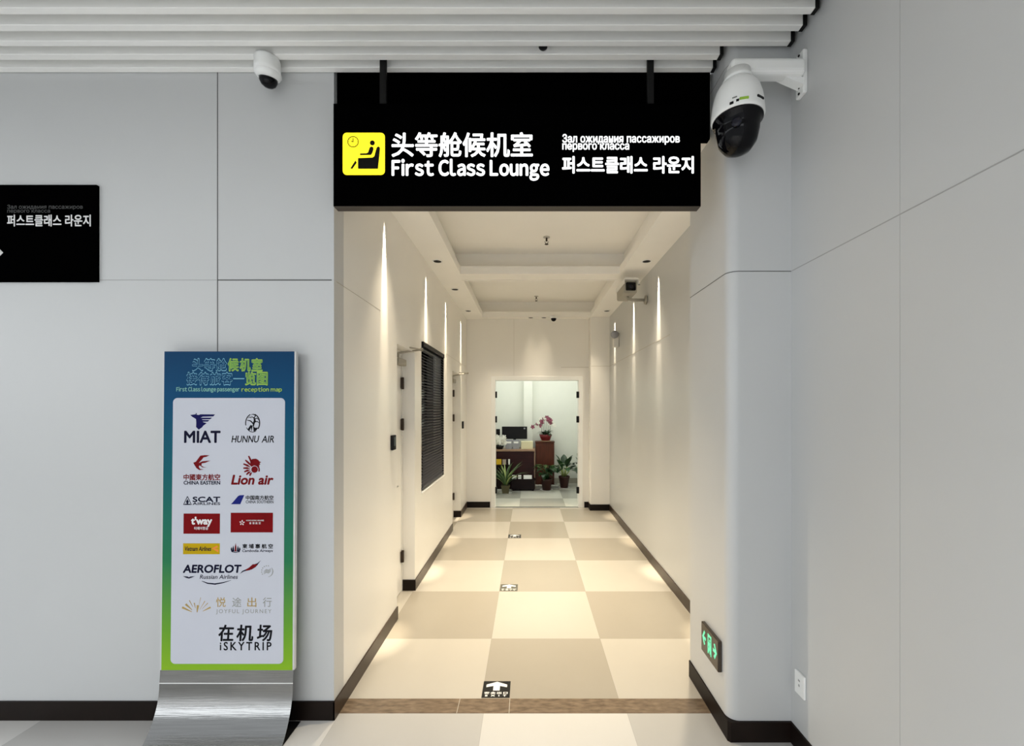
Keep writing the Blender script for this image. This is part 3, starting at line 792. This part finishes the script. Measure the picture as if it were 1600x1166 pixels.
# ------------------------------------------------------------------ cameras
# large dome camera on the wall bracket, right
t = thing('dome_camera', (1.005, 2.03, 3.275), 'large white dome camera with black globe on an arm above the pillar', 'security camera')
MB().lathe([(0.03, 0.004), (0.060, 0.0), (0.064, -0.008), (0.080, -0.022), (0.0965, -0.048), (0.108, -0.085), (0.1145, -0.125), (0.1180, -0.165), (0.1185, -0.180), (0.115, -0.187), (0.1, -0.188)], 'white', n=40).build('housing', t)
MB().lathe([(0.112, -0.186), (0.112, -0.197), (0.098, -0.20), (0.096, -0.25), (0.084, -0.30), (0.058, -0.335), (0.025, -0.35), (0.004, -0.352)], 'gloss', n=40).build('globe', t)
MB().lathe([(0.058, 0.04), (0.060, 0.012), (0.066, 0.006), (0.066, -0.008)], 'white', n=32).box(-0.042, 0.315, -0.036, 0.036, 0.016, 0.094, 'white', 0.022, 4).build('bracket_arm', t)
pl = MB().box(0.312, 0.335, -0.008, 0.052, -0.055, 0.155, 'white', 0.006).prism([(0.312, -0.02), (0.312, 0.015), (0.20, 0.03), (0.23, 0.015)], lambda u, v, d: (u, d, v), -0.01, 0.035, 'white')
pl.build('wall_plate', t)
for zz in (-0.045, -0.015, 0.10, 0.14): MB().lathe([(0.006, 0), (0.005, 0.004)], 'dark', (0.314 - 0.004, 0.02, zz), 10, Matrix.Rotation(R(-90), 4, 'Y')).build('screw', t)
mk = MB()
for ang, zz, w_, h_, mn in ((-128, -0.172, 0.016, 0.010, 'dark'), (-116, -0.168, 0.012, 0.009, 'dark'), (-122, -0.150, 0.02, 0.004, 'greyp')):
    a = R(ang); rr = 0.1178 - (0.172 + zz) * 0.09
    T = Matrix.Translation((rr * math.cos(a), rr * math.sin(a), zz)) @ Matrix.Rotation(a, 4, 'Z') @ Matrix.Rotation(R(-8), 4, 'Y')
    o_ = len(mk.v); mk.box(-0.002, 0.0045, -w_ / 2, w_ / 2, -h_ / 2, h_ / 2, mn)
    for i in range(o_, len(mk.v)): mk.v[i] = tuple(T @ Vector(mk.v[i]))
mk.build('marking', t)
a = R(-62)
MB().box(-0.002, 0.004, -0.021, 0.021, -0.0045, 0.0045, 'dark').xf(Matrix.Translation((0.116 * math.cos(a), 0.116 * math.sin(a), -0.150)) @ Matrix.Rotation(a, 4, 'Z') @ Matrix.Rotation(R(-5), 4, 'Y')).build('maker_mark', t)
a = R(-103)
MB().box(-0.002, 0.004, -0.019, 0.019, -0.005, 0.005, 'lime').xf(Matrix.Translation((0.1175 * math.cos(a), 0.1175 * math.sin(a), -0.164)) @ Matrix.Rotation(a, 4, 'Z') @ Matrix.Rotation(R(-5), 4, 'Y')).build('sticker', t)
MB().lathe([(0.022, 0), (0.022, 0.012), (0.012, 0.016)], 'lens', (-0.045, -0.083, -0.255), 20, Matrix.Rotation(R(90), 4, 'X') @ Matrix.Rotation(R(-28), 4, 'Y')).build('camera_lens', t)

t = thing('dome_camera', (X(418, 2.205), 2.205, 3.53), 'small white dome camera under the ceiling slats above the grey hall wall', 'security camera')
MB().lathe([(0.058, 0.0), (0.061, -0.01), (0.062, -0.062), (0.060, -0.072)], 'white', n=32).build('housing', t)
Tt = Matrix.Rotation(R(14), 4, 'X') @ Matrix.Rotation(R(6), 4, 'Y')
MB().lathe([(0.060, -0.055), (0.0635, -0.062), (0.0635, -0.075), (0.055, -0.088), (0.043, -0.092)], 'white', n=32, mtx=Tt).build('trim_ring', t)
MB().lathe([(0.045, -0.088), (0.042, -0.106), (0.033, -0.122), (0.018, -0.132), (0.003, -0.135)], 'gloss', n=32, mtx=Tt).build('globe', t)

t = thing('dome_camera', (X(865, 6.95), 6.95, ZC), 'tiny dome camera on the corridor ceiling above the lounge doorway', 'security camera')
MB().lathe([(0.062, 0.0), (0.062, -0.03), (0.054, -0.04)], 'white', n=24).build('housing', t)
MB().lathe([(0.046, -0.038), (0.044, -0.055), (0.033, -0.075), (0.014, -0.086), (0.003, -0.088)], 'gloss', n=24).build('globe', t)

# bullet camera on the right corridor wall
t = thing('bullet_camera', (1.125, 4.66, 3.045), 'box shaped bullet camera on a bracket high on the right corridor wall', 'security camera', rot=(R(-2), 0, R(3)))
h = MB().prism(rrect(-0.075, 0.07, -0.075, 0.065, 0.02), lambda u, v, d: (u, d, v), 0.0, 0.30, 'greywarm')  # housing greyed so that its colour carries the shading
h.build('housing', t)
MB().prism([(-0.085, 0.072), (-0.07, 0.086), (0.066, 0.086), (0.08, 0.072), (0.08, 0.02), (0.074, 0.02), (0.074, 0.068), (-0.078, 0.068), (-0.078, 0.02), (-0.085, 0.02)], lambda u, v, d: (u, d, v), -0.05, 0.30, 'whitewarm').build('sun_shield', t)
MB().prism(rrect(-0.055, 0.055, -0.045, 0.045, 0.012), lambda u, v, d: (u, d, v), -0.012, 0.0, 'gloss').lathe([(0.022, 0), (0.022, 0.006)], 'lens', (0, -0.011, 0), 20, Matrix.Rotation(R(90), 4, 'X')).build('lens_window', t)
MB().tube([(0.0, 0.12, -0.07), (0.0, 0.12, -0.10), (0.06, 0.12, -0.112), (0.20, 0.118, -0.112)], 0.017, 'greywarm').build('bracket_arm', t)
MB().lathe([(0.05, 0.0), (0.05, 0.014), (0.03, 0.022)], 'greywarm', (0.2145, 0.118, -0.112), 20, Matrix.Rotation(R(-90), 4, 'Y')).build('wall_plate', t)
MB().tube([(0.02, 0.28, 0.06), (0.03, 0.34, 0.11), (0.10, 0.33, 0.13), (0.205, 0.30, 0.125)], 0.0055, 'greybox').build('cable', t)

# emergency light further along
t = thing('emergency_light', (XR, 6.28, 2.61), 'grey emergency lamp with a round head on the right corridor wall', 'emergency light')
MB().box(-0.012, 0, -0.055, 0.055, 0, 0.20, 'steelplain', 0.003).build('backplate', t)
MB().box(-0.085, -0.012, -0.05, 0.05, 0.0, 0.125, 'whitewarm', 0.008).build('body', t)
MB().lathe([(0.02, -0.05), (0.05, -0.04), (0.058, -0.01), (0.054, 0.02), (0.03, 0.03)], 'greybox', (-0.066, -0.005, 0.19), 24, Matrix.Rotation(R(-75), 4, 'X')).build('lamp_head', t)

# ------------------------------------------------------------------ downlights
WIDE, GRAZE = 222.0, 760.0


def downlight(x, y, label, side):
    t = thing('downlight', (x, y, ZC), label, 'ceiling light', 'recessed corridor downlights')
    MB().lathe([(0.040, -0.001), (0.052, -0.001), (0.052, -0.006), (0.046, -0.008), (0.040, -0.005)], 'white', n=24, caps=False).build('trim_ring', t)
    MB().lathe([(0.041, -0.004), (0.034, -0.0025), (0.02, -0.002)], 'dark', n=24).build('reflector', t)
    if side:
        wx = XL + 0.026 if side < 0 else XR - 0.026
        k_ = {3.10: 1.12, 4.35: 0.88, 5.38: 0.68, 6.57: 0.38}[y]
        g_ = lamp('wall_streak_spot', 'SPOT', (wx, y, ZC - 0.02), GRAZE, WARM, (0, R(-3.0 * side), 0), spot_size=R(13.5), spot_blend=1.0, shadow_soft_size=0.004)  # extra spot off the fixture, added to draw the streak on the wall
        m_ = lamp('downlight_beam', 'SPOT', (x, y, ZC - 0.03), WIDE * k_, WARM, (0, R(20 * side), 0), spot_size=R(76), spot_blend=1.0, shadow_soft_size=0.03)
    else:
        m_ = lamp('downlight_beam', 'SPOT', (x, y, ZC - 0.03), WIDE * 0.4, WARM, (0, 0, 0), spot_size=R(46), spot_blend=1.0, shadow_soft_size=0.22)


dist = {3.10: 'nearest the hall', 4.35: 'second from the hall', 5.38: 'third from the hall', 6.57: 'at the far end'}
for y, wd in dist.items():
    downlight(-0.945, y, f'recessed downlight beside the left corridor wall, {wd}', -1)
    downlight(1.215, y, f'recessed downlight beside the right corridor wall, {wd}', 1)
downlight(0.03, 7.06, 'recessed downlight above the lounge doorway, left one of the pair', 0)
downlight(0.25, 7.06, 'recessed downlight above the lounge doorway, right one beside the dome camera', 0)


# ------------------------------------------------------------------ sprinklers
def sprinkler(x, y, z, label):
    t = thing('sprinkler', (x, y, z), label, 'sprinkler', 'corridor ceiling sprinklers')
    MB().lathe([(0.035, 0), (0.035, -0.004), (0.02, -0.010)], 'steelplain', n=20).build('cover_plate', t)
    MB().lathe([(0.009, -0.008), (0.009, -0.035), (0.006, -0.045)], 'hinge', n=12).tube([(0.006, 0, -0.03), (0.018, 0, -0.05), (0.003, 0, -0.075)], 0.003, 'hinge').tube([(-0.006, 0, -0.03), (-0.018, 0, -0.05), (-0.003, 0, -0.075)], 0.003, 'hinge').build('nozzle', t)
    MB().lathe([(0.02, -0.073), (0.02, -0.077), (0.004, -0.082)], 'hinge', n=16).build('deflector', t)


sprinkler(X(854, 4.43), 4.43, ZU, 'pendent sprinkler in the nearer ceiling coffer')
sprinkler(X(838, 6.77), 6.77, ZU, 'pendent sprinkler in the farther ceiling coffer')

# ------------------------------------------------------------------ exit sign on the pillar
y0, y1 = 2.228, 2.446
t = thing('exit_sign', (XP, (y0 + y1) / 2, 0.30), 'dark low exit sign with glowing green running figure on the pillar side', 'exit sign')
MB().box(-0.022, -0.001, -0.109, 0.109, 0.0, 0.165, 'exitglass', 0.004).build('sign_body', t)
fe = lambda u, v, d: (-0.0222 - d, 0.109 - u * 0.218, v * 0.165)
g = MB()
g.prism([(0.42, 0.20), (0.42, 0.86), (0.63, 0.86), (0.63, 0.20), (0.59, 0.20), (0.59, 0.78), (0.46, 0.78), (0.46, 0.20)], fe, 0, 0.001, 'exitgreen')
g.prism(circ(0.535, 0.68, 0.028, 14, 0.04), fe, 0, 0.001, 'exitgreen')
g.prism([(0.49, 0.62), (0.56, 0.62), (0.575, 0.45), (0.57, 0.24), (0.54, 0.24), (0.535, 0.40), (0.50, 0.30), (0.46, 0.22), (0.45, 0.28), (0.49, 0.42), (0.50, 0.52), (0.46, 0.46), (0.45, 0.52)], fe, 0, 0.001, 'exitgreen')
for a, s_ in ((0.20, 1), (0.83, -1)):
    g.prism([(a - 0.11 * s_, 0.55), (a + 0.0 * s_, 0.80), (a + 0.06 * s_, 0.76), (a - 0.02 * s_, 0.60), (a + 0.10 * s_, 0.60), (a + 0.10 * s_, 0.50), (a - 0.02 * s_, 0.50), (a + 0.06 * s_, 0.36), (a + 0.0 * s_, 0.30)], fe, 0, 0.001, 'exitgreen')
g.build('symbol', t)

# outlet on the right wall
t = thing('wall_outlet', (XR, 2.072, 0.285), 'small white socket plate low on the right hall wall', 'socket')
MB().box(-0.011, 0, -0.037, 0.037, 0, 0.112, 'white', 0.004).build('faceplate', t)
MB().box(-0.0125, -0.010, -0.006, 0.006, 0.07, 0.078, 'seam_light').box(-0.0125, -0.010, -0.004, 0.004, 0.045, 0.055, 'seam_light').build('socket_slots', t)


# card readers
def reader(y, label):
    t = thing('card_reader', (XL, y, Z(703, 3.28)), label, 'card reader', 'door card readers')
    MB().box(0, 0.024, -0.036, 0.036, 0, 0.115, 'dark', 0.005).build('reader_body', t)
    MB().box(0.023, 0.0255, -0.024, 0.024, 0.03, 0.1, 'lens').build('reader_face', t)


reader(3.27, 'black card reader on the left wall before the first side door')
reader(6.72, 'black card reader on the left wall beyond the second side door')


# floor stickers
def floor_arrow(x, y, sx, sy, m1, m2, label):
    t = thing('floor_sticker', (x, y, 0), label, 'floor sticker', 'exit arrows on the corridor floor')
    ff = lambda u, v, d: (u * sx, v * sy, d)
    MB().prism([(0, 0), (1, 0), (1, 1), (0, 1)], ff, 0.0003, 0.0012, m1).build('sticker_sheet', t)
    a = MB().prism([(0.5, 0.96), (0.12, 0.78), (0.12, 0.62), (0.38, 0.70), (0.38, 0.42), (0.62, 0.42), (0.62, 0.70), (0.88, 0.62), (0.88, 0.78)], ff, 0.0012, 0.0016, m2)
    text(a, '安全出口', (0.08, 0.92, 0.21, 0.345), ff, 0.0016, m2, 0.006, space=1.3)
    text(a, 'EXIT', (0.12, 0.88, 0.07, 0.17), ff, 0.0016, m2, 0.008, space=2.2)
    a.build('arrow_print', t)


floor_arrow(X(752, 658 * 1.7 / 453), 2.470, 0.166, 0.150, 'sticker', 'stickwhite', 'black exit arrow sticker on the floor beside the brown stone strip')
floor_arrow(-0.272, 3.912, 0.165, 0.150, 'stickergrey', 'stickwhite', 'greyish exit arrow sticker on the corridor floor level with the first side door')
floor_arrow(-0.272, 5.512, 0.165, 0.150, 'sticker', 'greytext', 'dark exit arrow sticker farthest along the corridor floor')

# ------------------------------------------------------------------ lounge furniture
t = thing('reception_desk', (-0.55, 8.88, 0), 'dark red wood reception desk seen through the lounge doorway', 'desk')
MB().box(-0.7, 0.66, 0, 0.42, 0.0, 0.79, 'wood', 0.004).build('desk_body', t)
MB().box(-0.72, 0.685, -0.02, 0.44, 0.79, 0.83, 'woodtop', 0.004).build('desk_top', t)
MB().box(0.66, 0.682, 0.0, 0.42, 0.0, 0.79, 'woodtop').build('end_panel', t)
DT = 0.83
t = thing('display_step', (-0.02, 8.64, 0), 'low blackened wooden step in front of the reception desk', 'low shelf')
MB().box(-0.34, 0.14, 0, 0.20, 0.03, 0.22, 'woodblack', 0.004).box(-0.35, 0.15, -0.01, 0.21, 0.22, 0.24, 'woodblack', 0.003).build('step_body', t)
for xx in (-0.32, 0.08): MB().box(xx, xx + 0.04, 0.02, 0.18, 0, 0.03, 'woodblack').build('foot', t)
for i, (px, pw, lb) in enumerate(((803.5, 7, 'left'), (812, 5, 'middle'), (824.5, 13, 'right'))):
    xx = X(px, 8.72); wd = pw / F * 8.72
    t = thing('folded_card', (xx, 8.72, 0.24), f'white folded card on the low dark step, {lb} one of three', 'card', 'white cards on the low step')
    MB().prism([(-0.03, 0), (0, 0.075), (0.03, 0), (0.026, 0), (0, 0.066), (-0.026, 0)], lambda u, v, d: (d, u, v), -wd / 2, wd / 2, 'white').build('card_fold', t)
t = thing('monitor', (X(804, 9.18), 9.18, DT), 'wide black computer monitor on the reception desk', 'monitor')
MB().box(-0.275, 0.275, -0.02, 0.015, 0.20, 0.47, 'dark', 0.006).build('screen_case', t)
MB().box(0.20, 0.235, -0.0215, -0.02, 0.415, 0.445, 'greybox').build('sticker', t)
MB().box(-0.03, 0.03, 0.0, 0.03, 0.02, 0.25, 'dark', 0.004).build('neck', t)
MB().box(-0.12, 0.12, -0.06, 0.08, 0.0, 0.018, 'dark', 0.005).build('foot', t)
t = thing('black_screen', (X(778, 9.1), 9.1, DT), 'black upright device at the left end of the reception desk', 'device')  # black upright item, meant as a second screen
MB().box(-0.045, 0.045, -0.02, 0.02, 0.02, 0.42, 'dark', 0.008).build('case', t)
MB().box(-0.06, 0.06, -0.05, 0.05, 0.0, 0.02, 'dark', 0.005).build('foot', t)
for px, lb in ((795.3, 'left'), (806.5, 'right')):
    t = thing('file_box', (X(px, 9.02), 9.02, DT), f'grey file box on the desk below the monitor, {lb} of the two', 'file box', 'grey file boxes on the desk')
    MB().box(-0.071, 0.071, -0.05, 0.05, 0, 0.19, 'greybox', 0.004).build('box_body', t)
    MB().box(-0.05, 0.05, -0.052, -0.05, 0.12, 0.16, 'white').build('box_label', t)
t = thing('carton', (X(823.5, 9.05), 9.05, DT), 'cream carton on the right end of the reception desk', 'box')
MB().box(-0.125, 0.125, -0.08, 0.08, 0, 0.155, 'cream', 0.004).build('carton_body', t)
MB().box(-0.126, 0.126, -0.081, 0.081, 0.13, 0.16, 'cream', 0.004).build('carton_lid', t)


def leaf_blade(mb, base, yaw, length, width, lift, droop, mn, segs=7, fold=0.18, shape='lance'):
    base = Vector(base); d = Vector((math.cos(yaw), math.sin(yaw), 0)); sd = Vector((-math.sin(yaw), math.cos(yaw), 0))
    p = base.copy(); ang = lift; vs = []; fs = []
    for i in range(segs + 1):
        s = i / segs
        wd = width * (math.sin(math.pi * min(1, s ** (0.75 if shape == 'lance' else 1.15))) * 0.97 + 0.03)
        up = Vector((0, 0, 1)); nrm = (up * math.cos(ang) - d * math.sin(ang))
        vs += [p - sd * wd / 2 + nrm * wd * fold, p, p + sd * wd / 2 + nrm * wd * fold]
        p = p + (d * math.cos(ang) + up * math.sin(ang)) * (length / segs); ang -= droop / segs
    for i in range(segs):
        a = i * 3; fs += [(a, a + 1, a + 4, a + 3), (a + 1, a + 2, a + 5, a + 4)]
    mb.add(vs, fs, mn, True)


def pot(t, r0, r1, h, mn, square=False):
    n = 4 if square else 28; m = Matrix.Rotation(R(45), 4, 'Z') if square else None; k_ = 1.3 if square else 1
    MB().lathe([(r0 * k_, 0.004), (r1 * k_, h * 0.86), (r1 * 1.07 * k_, h * 0.87), (r1 * 1.07 * k_, h), (r1 * 0.96 * k_, h), (r1 * 0.94 * k_, h * 0.9)], mn, n=n, mtx=m, smooth=not square).build('pot', t)
    MB().lathe([(r1 * 0.95 * k_, h * 0.88), (r1 * 0.4, h * 0.93), (0.004, h * 0.94)], 'soil', n=n, mtx=m).build('soil', t)


def saucer(t, r): MB().lathe([(r * 0.85, 0.0), (r, 0.014), (r * 0.96, 0.014), (r * 0.8, 0.005)], 'white', n=28).build('saucer', t)


# striped plant, left
t = thing('potted_plant', (X(790, 8.40), 8.40, 0), 'strappy pale striped plant in an olive square pot before the desk', 'plant')
saucer(t, 0.13); pot(t, 0.068, 0.088, 0.17, 'potolive', True)
fo = MB()
for i in range(34):
    yaw = i * 2.399 + rnd.uniform(-.3, .3); ln = rnd.uniform(0.38, 0.64)
    leaf_blade(fo, (0.03 * math.cos(yaw), 0.03 * math.sin(yaw), 0.16), yaw, ln, rnd.uniform(.028, .042), R(rnd.uniform(52, 84)), R(rnd.uniform(30, 100)), rnd.choice(('leaf3', 'leaf3', 'leaf2', 'stalk')), 8)
fo.build('foliage', t)
# bushy plant, beneath the cabinet
t = thing('potted_plant', (X(854, 8.74), 8.74, 0), 'bushy dark green plant in a reddish pot below the tall cabinet', 'plant')
saucer(t, 0.14); pot(t, 0.085, 0.108, 0.24, 'potbrown')
fo = MB()
for i in range(30):
    yaw = i * 2.399; el = rnd.uniform(45, 88); ln = rnd.uniform(0.12, 0.32); b0 = Vector((0.02 * math.cos(yaw), 0.02 * math.sin(yaw), 0.22))
    tip = b0 + Vector((math.cos(yaw) * math.cos(R(el)), math.sin(yaw) * math.cos(R(el)), math.sin(R(el)))) * ln
    fo.tube([b0, (b0 + tip) / 2 + Vector((0, 0, 0.02)), tip], 0.004, 'leaf2', 5)
    leaf_blade(fo, tip, yaw + rnd.uniform(-.5, .5), rnd.uniform(.18, .28), rnd.uniform(.07, .105), R(rnd.uniform(10, 55)), R(rnd.uniform(50, 110)), rnd.choice(('leaf', 'leaf', 'leaf2', 'leaf3')), 6, 0.12)
fo.build('foliage', t)
# big leaved plants, right
for px, py_, seed, lb in ((881.5, 9.0, 3, 'plant with big upright leaves in a brown pot against the pale lounge wall'), (911, 9.14, 9, 'leafy plant half hidden by the right jamb of the lounge doorway')):
    q_ = random.Random(seed)
    t = thing('potted_plant', (X(px, py_), py_, 0), lb, 'plant')
    saucer(t, 0.13); pot(t, 0.082, 0.112, 0.25, 'potbrown')
    fo = MB()
    for i in range(15):
        yaw = i * 2.399 + 0.6; inner = i < 6
        el = q_.uniform(74, 88) if inner else q_.uniform(48, 72); ln = q_.uniform(.16, .26) if inner else q_.uniform(.16, .24)
        b0 = Vector((0.03 * math.cos(yaw), 0.03 * math.sin(yaw), 0.23))
        tip = b0 + Vector((math.cos(yaw) * math.cos(R(el)), math.sin(yaw) * math.cos(R(el)), math.sin(R(el)))) * ln
        fo.tube([b0, (b0 + tip) / 2 + Vector((0, 0, 0.012)), tip], 0.0075, 'stalk', 6)
        leaf_blade(fo, tip, yaw, q_.uniform(.22, .31), q_.uniform(.12, .165), R(70 if inner else q_.uniform(15, 40)), R(q_.uniform(15, 45) if inner else q_.uniform(60, 110)), q_.choice(('leaf', 'leaf2')), 7, 0.14, 'broad')
    fo.build('foliage', t)
# tall cabinet + orchid
t = thing('plant_cabinet', (X(851.5, 9.25), 9.25, 0), 'tall reddish brown wooden pedestal cabinet against the lounge wall', 'cabinet')
MB().box(-0.205, 0.205, 0, 0.27, 0.0, 0.945, 'wood2', 0.004).build('cabinet_body', t)
MB().box(-0.19, 0.19, -0.006, 0.0, 0.05, 0.92, 'wood2', 0.002).build('door', t)
MB().box(-0.215, 0.215, -0.012, 0.28, 0.945, 0.965, 'wood2', 0.003).build('cabinet_top', t)
t = thing('orchid', (X(852.5, 9.30), 9.30, 0.965), 'pink orchid in a wide red bowl on top of the tall cabinet', 'orchid')
MB().lathe([(0.12, 0.0), (0.125, 0.02), (0.11, 0.022)], 'woodtop', n=24).build('saucer', t)
MB().lathe([(0.09, 0.02), (0.125, 0.10), (0.142, 0.155), (0.13, 0.155), (0.10, 0.14)], 'potred', n=28).build('pot', t)
fo = MB()
for i in range(20):
    yaw = i * 2.399; leaf_blade(fo, (0.05 * math.cos(yaw), 0.05 * math.sin(yaw), 0.145), yaw, rnd.uniform(.13, .20), rnd.uniform(.045, .06), R(rnd.uniform(30, 75)), R(rnd.uniform(50, 110)), 'leaf', 6, 0.1)
fo.build('foliage', t)


def flower(mb, p, r, mn, q_):
    a0 = q_.uniform(0, 6); tl = q_.uniform(-.4, .4)
    for k_ in range(5):
        a = a0 + k_ * 1.2566; c_ = Vector((math.cos(a), 0.25 * math.sin(a * 2), math.sin(a))) * r * 0.55
        vs = [Vector(p) + c_ + Vector((math.cos(a) * u * r * .62 - math.sin(a) * v * r * .42, -0.10 * r * (1 - u * u) + tl * v * r * .2, math.sin(a) * u * r * .62 + math.cos(a) * v * r * .42)) for u, v in ((-.9, 0), (-.3, .8), (.4, 1), (1, .25), (1, -.25), (.4, -1), (-.3, -.8))]
        mb.add(vs, [tuple(range(7))], mn)


stm = MB(); flw = MB(); q_ = random.Random(5)
for i in range(6):
    x_ = -0.08 + 0.035 * i; bx_ = (-0.20, -0.10, -0.05, 0.03, 0.08, 0.12)[i]; top = (0.40, 0.50, 0.54, 0.55, 0.52, 0.44)[i]
    pts = [Vector((x_, 0, 0.14)), Vector((x_ * 1.1, -0.01, 0.30)), Vector((x_ * 0.6 + bx_ * 0.4, -0.02, top - 0.05)), Vector((bx_, -0.04, top)), Vector((bx_ * 1.5, -0.07, top - 0.06))]
    stm.tube(pts, 0.0045, 'leaf2', 5)
    for k_ in range(4):
        s_ = k_ / 3; p = pts[2].lerp(pts[3], s_ * 1.3) if s_ < .75 else pts[4]
        flower(flw, p + Vector((q_.uniform(-.02, .02), -0.02, q_.uniform(-.03, .01))), q_.uniform(.034, .046), q_.choice(('petalpink', 'petalwhite')), q_)
stm.build('stem', t); flw.build('blossoms', t)
# white orchid on the desk
t = thing('orchid', (X(781, 8.96), 8.96, DT), 'white orchid in a dark bowl on the left of the desk', 'orchid')
MB().lathe([(0.06, 0.0), (0.085, 0.05), (0.08, 0.075), (0.07, 0.07)], 'dark', n=24).build('pot', t)
fo = MB()
for i in range(12): leaf_blade(fo, (0, 0, 0.07), i * 2.399, rnd.uniform(.09, .14), .04, R(rnd.uniform(25, 70)), R(70), 'leaf', 5, 0.1)
fo.build('foliage', t)
flw = MB()
for i in range(16): flower(flw, (rnd.uniform(-.09, .13), rnd.uniform(-.07, .0), rnd.uniform(.10, .27)), rnd.uniform(.035, .048), 'petalwhite', q_)
flw.build('blossoms', t)
# cards standing by the desk front
t = thing('card_rack', (X(787, 8.80), 8.815, 0), 'dark stand with brochures in front of the desk', 'brochure stand')
MB().box(-0.19, 0.14, 0.02, 0.05, 0.0, 0.62, 'woodblack', 0.003).box(-0.19, 0.14, -0.03, 0.05, 0.50, 0.52, 'woodblack').build('rack_body', t)
for x_, w_, h_, mn, lb in ((779.5, 0.105, 0.115, 'yellow', 'yellow brochure at the left of the dark stand'), (788, 0.078, 0.11, 'cardgrey', 'grey brochure in the middle of the dark stand'), (795.5, 0.036, 0.115, 'white', 'narrow white brochure on the right of the dark stand')):
    tag(MB().box(-w_ / 2, w_ / 2, -0.006, 0.004, 0, h_, mn, 0.001).build('brochure', None, (X(x_, 8.80), 8.80, 0.5205)), lb, 'brochure', 'brochures on the stand')
# white pebbles on the lounge floor
for px, lb in ((838, 'left of the bushy plant'), (844, 'just left of the reddish pot'), (864, 'right of the reddish pot'), (870, 'beside the brown pot')):
    o = MB().lathe([(0.004, 0), (0.035, 0.006), (0.046, 0.024), (0.034, 0.042), (0.004, 0.048)], 'petalwhite', n=14)
    o.v = [(x_ * 1.2 + 0.006 * math.sin(z_ * 90), y_ * 0.8, z_) for x_, y_, z_ in o.v]
    tag(o.build('white_stone', None, (X(px, 9.06), 9.12 if px < 860 else 9.10, 0)), f'white stone on the lounge floor, {lb}', 'stone', 'white stones by the plants')
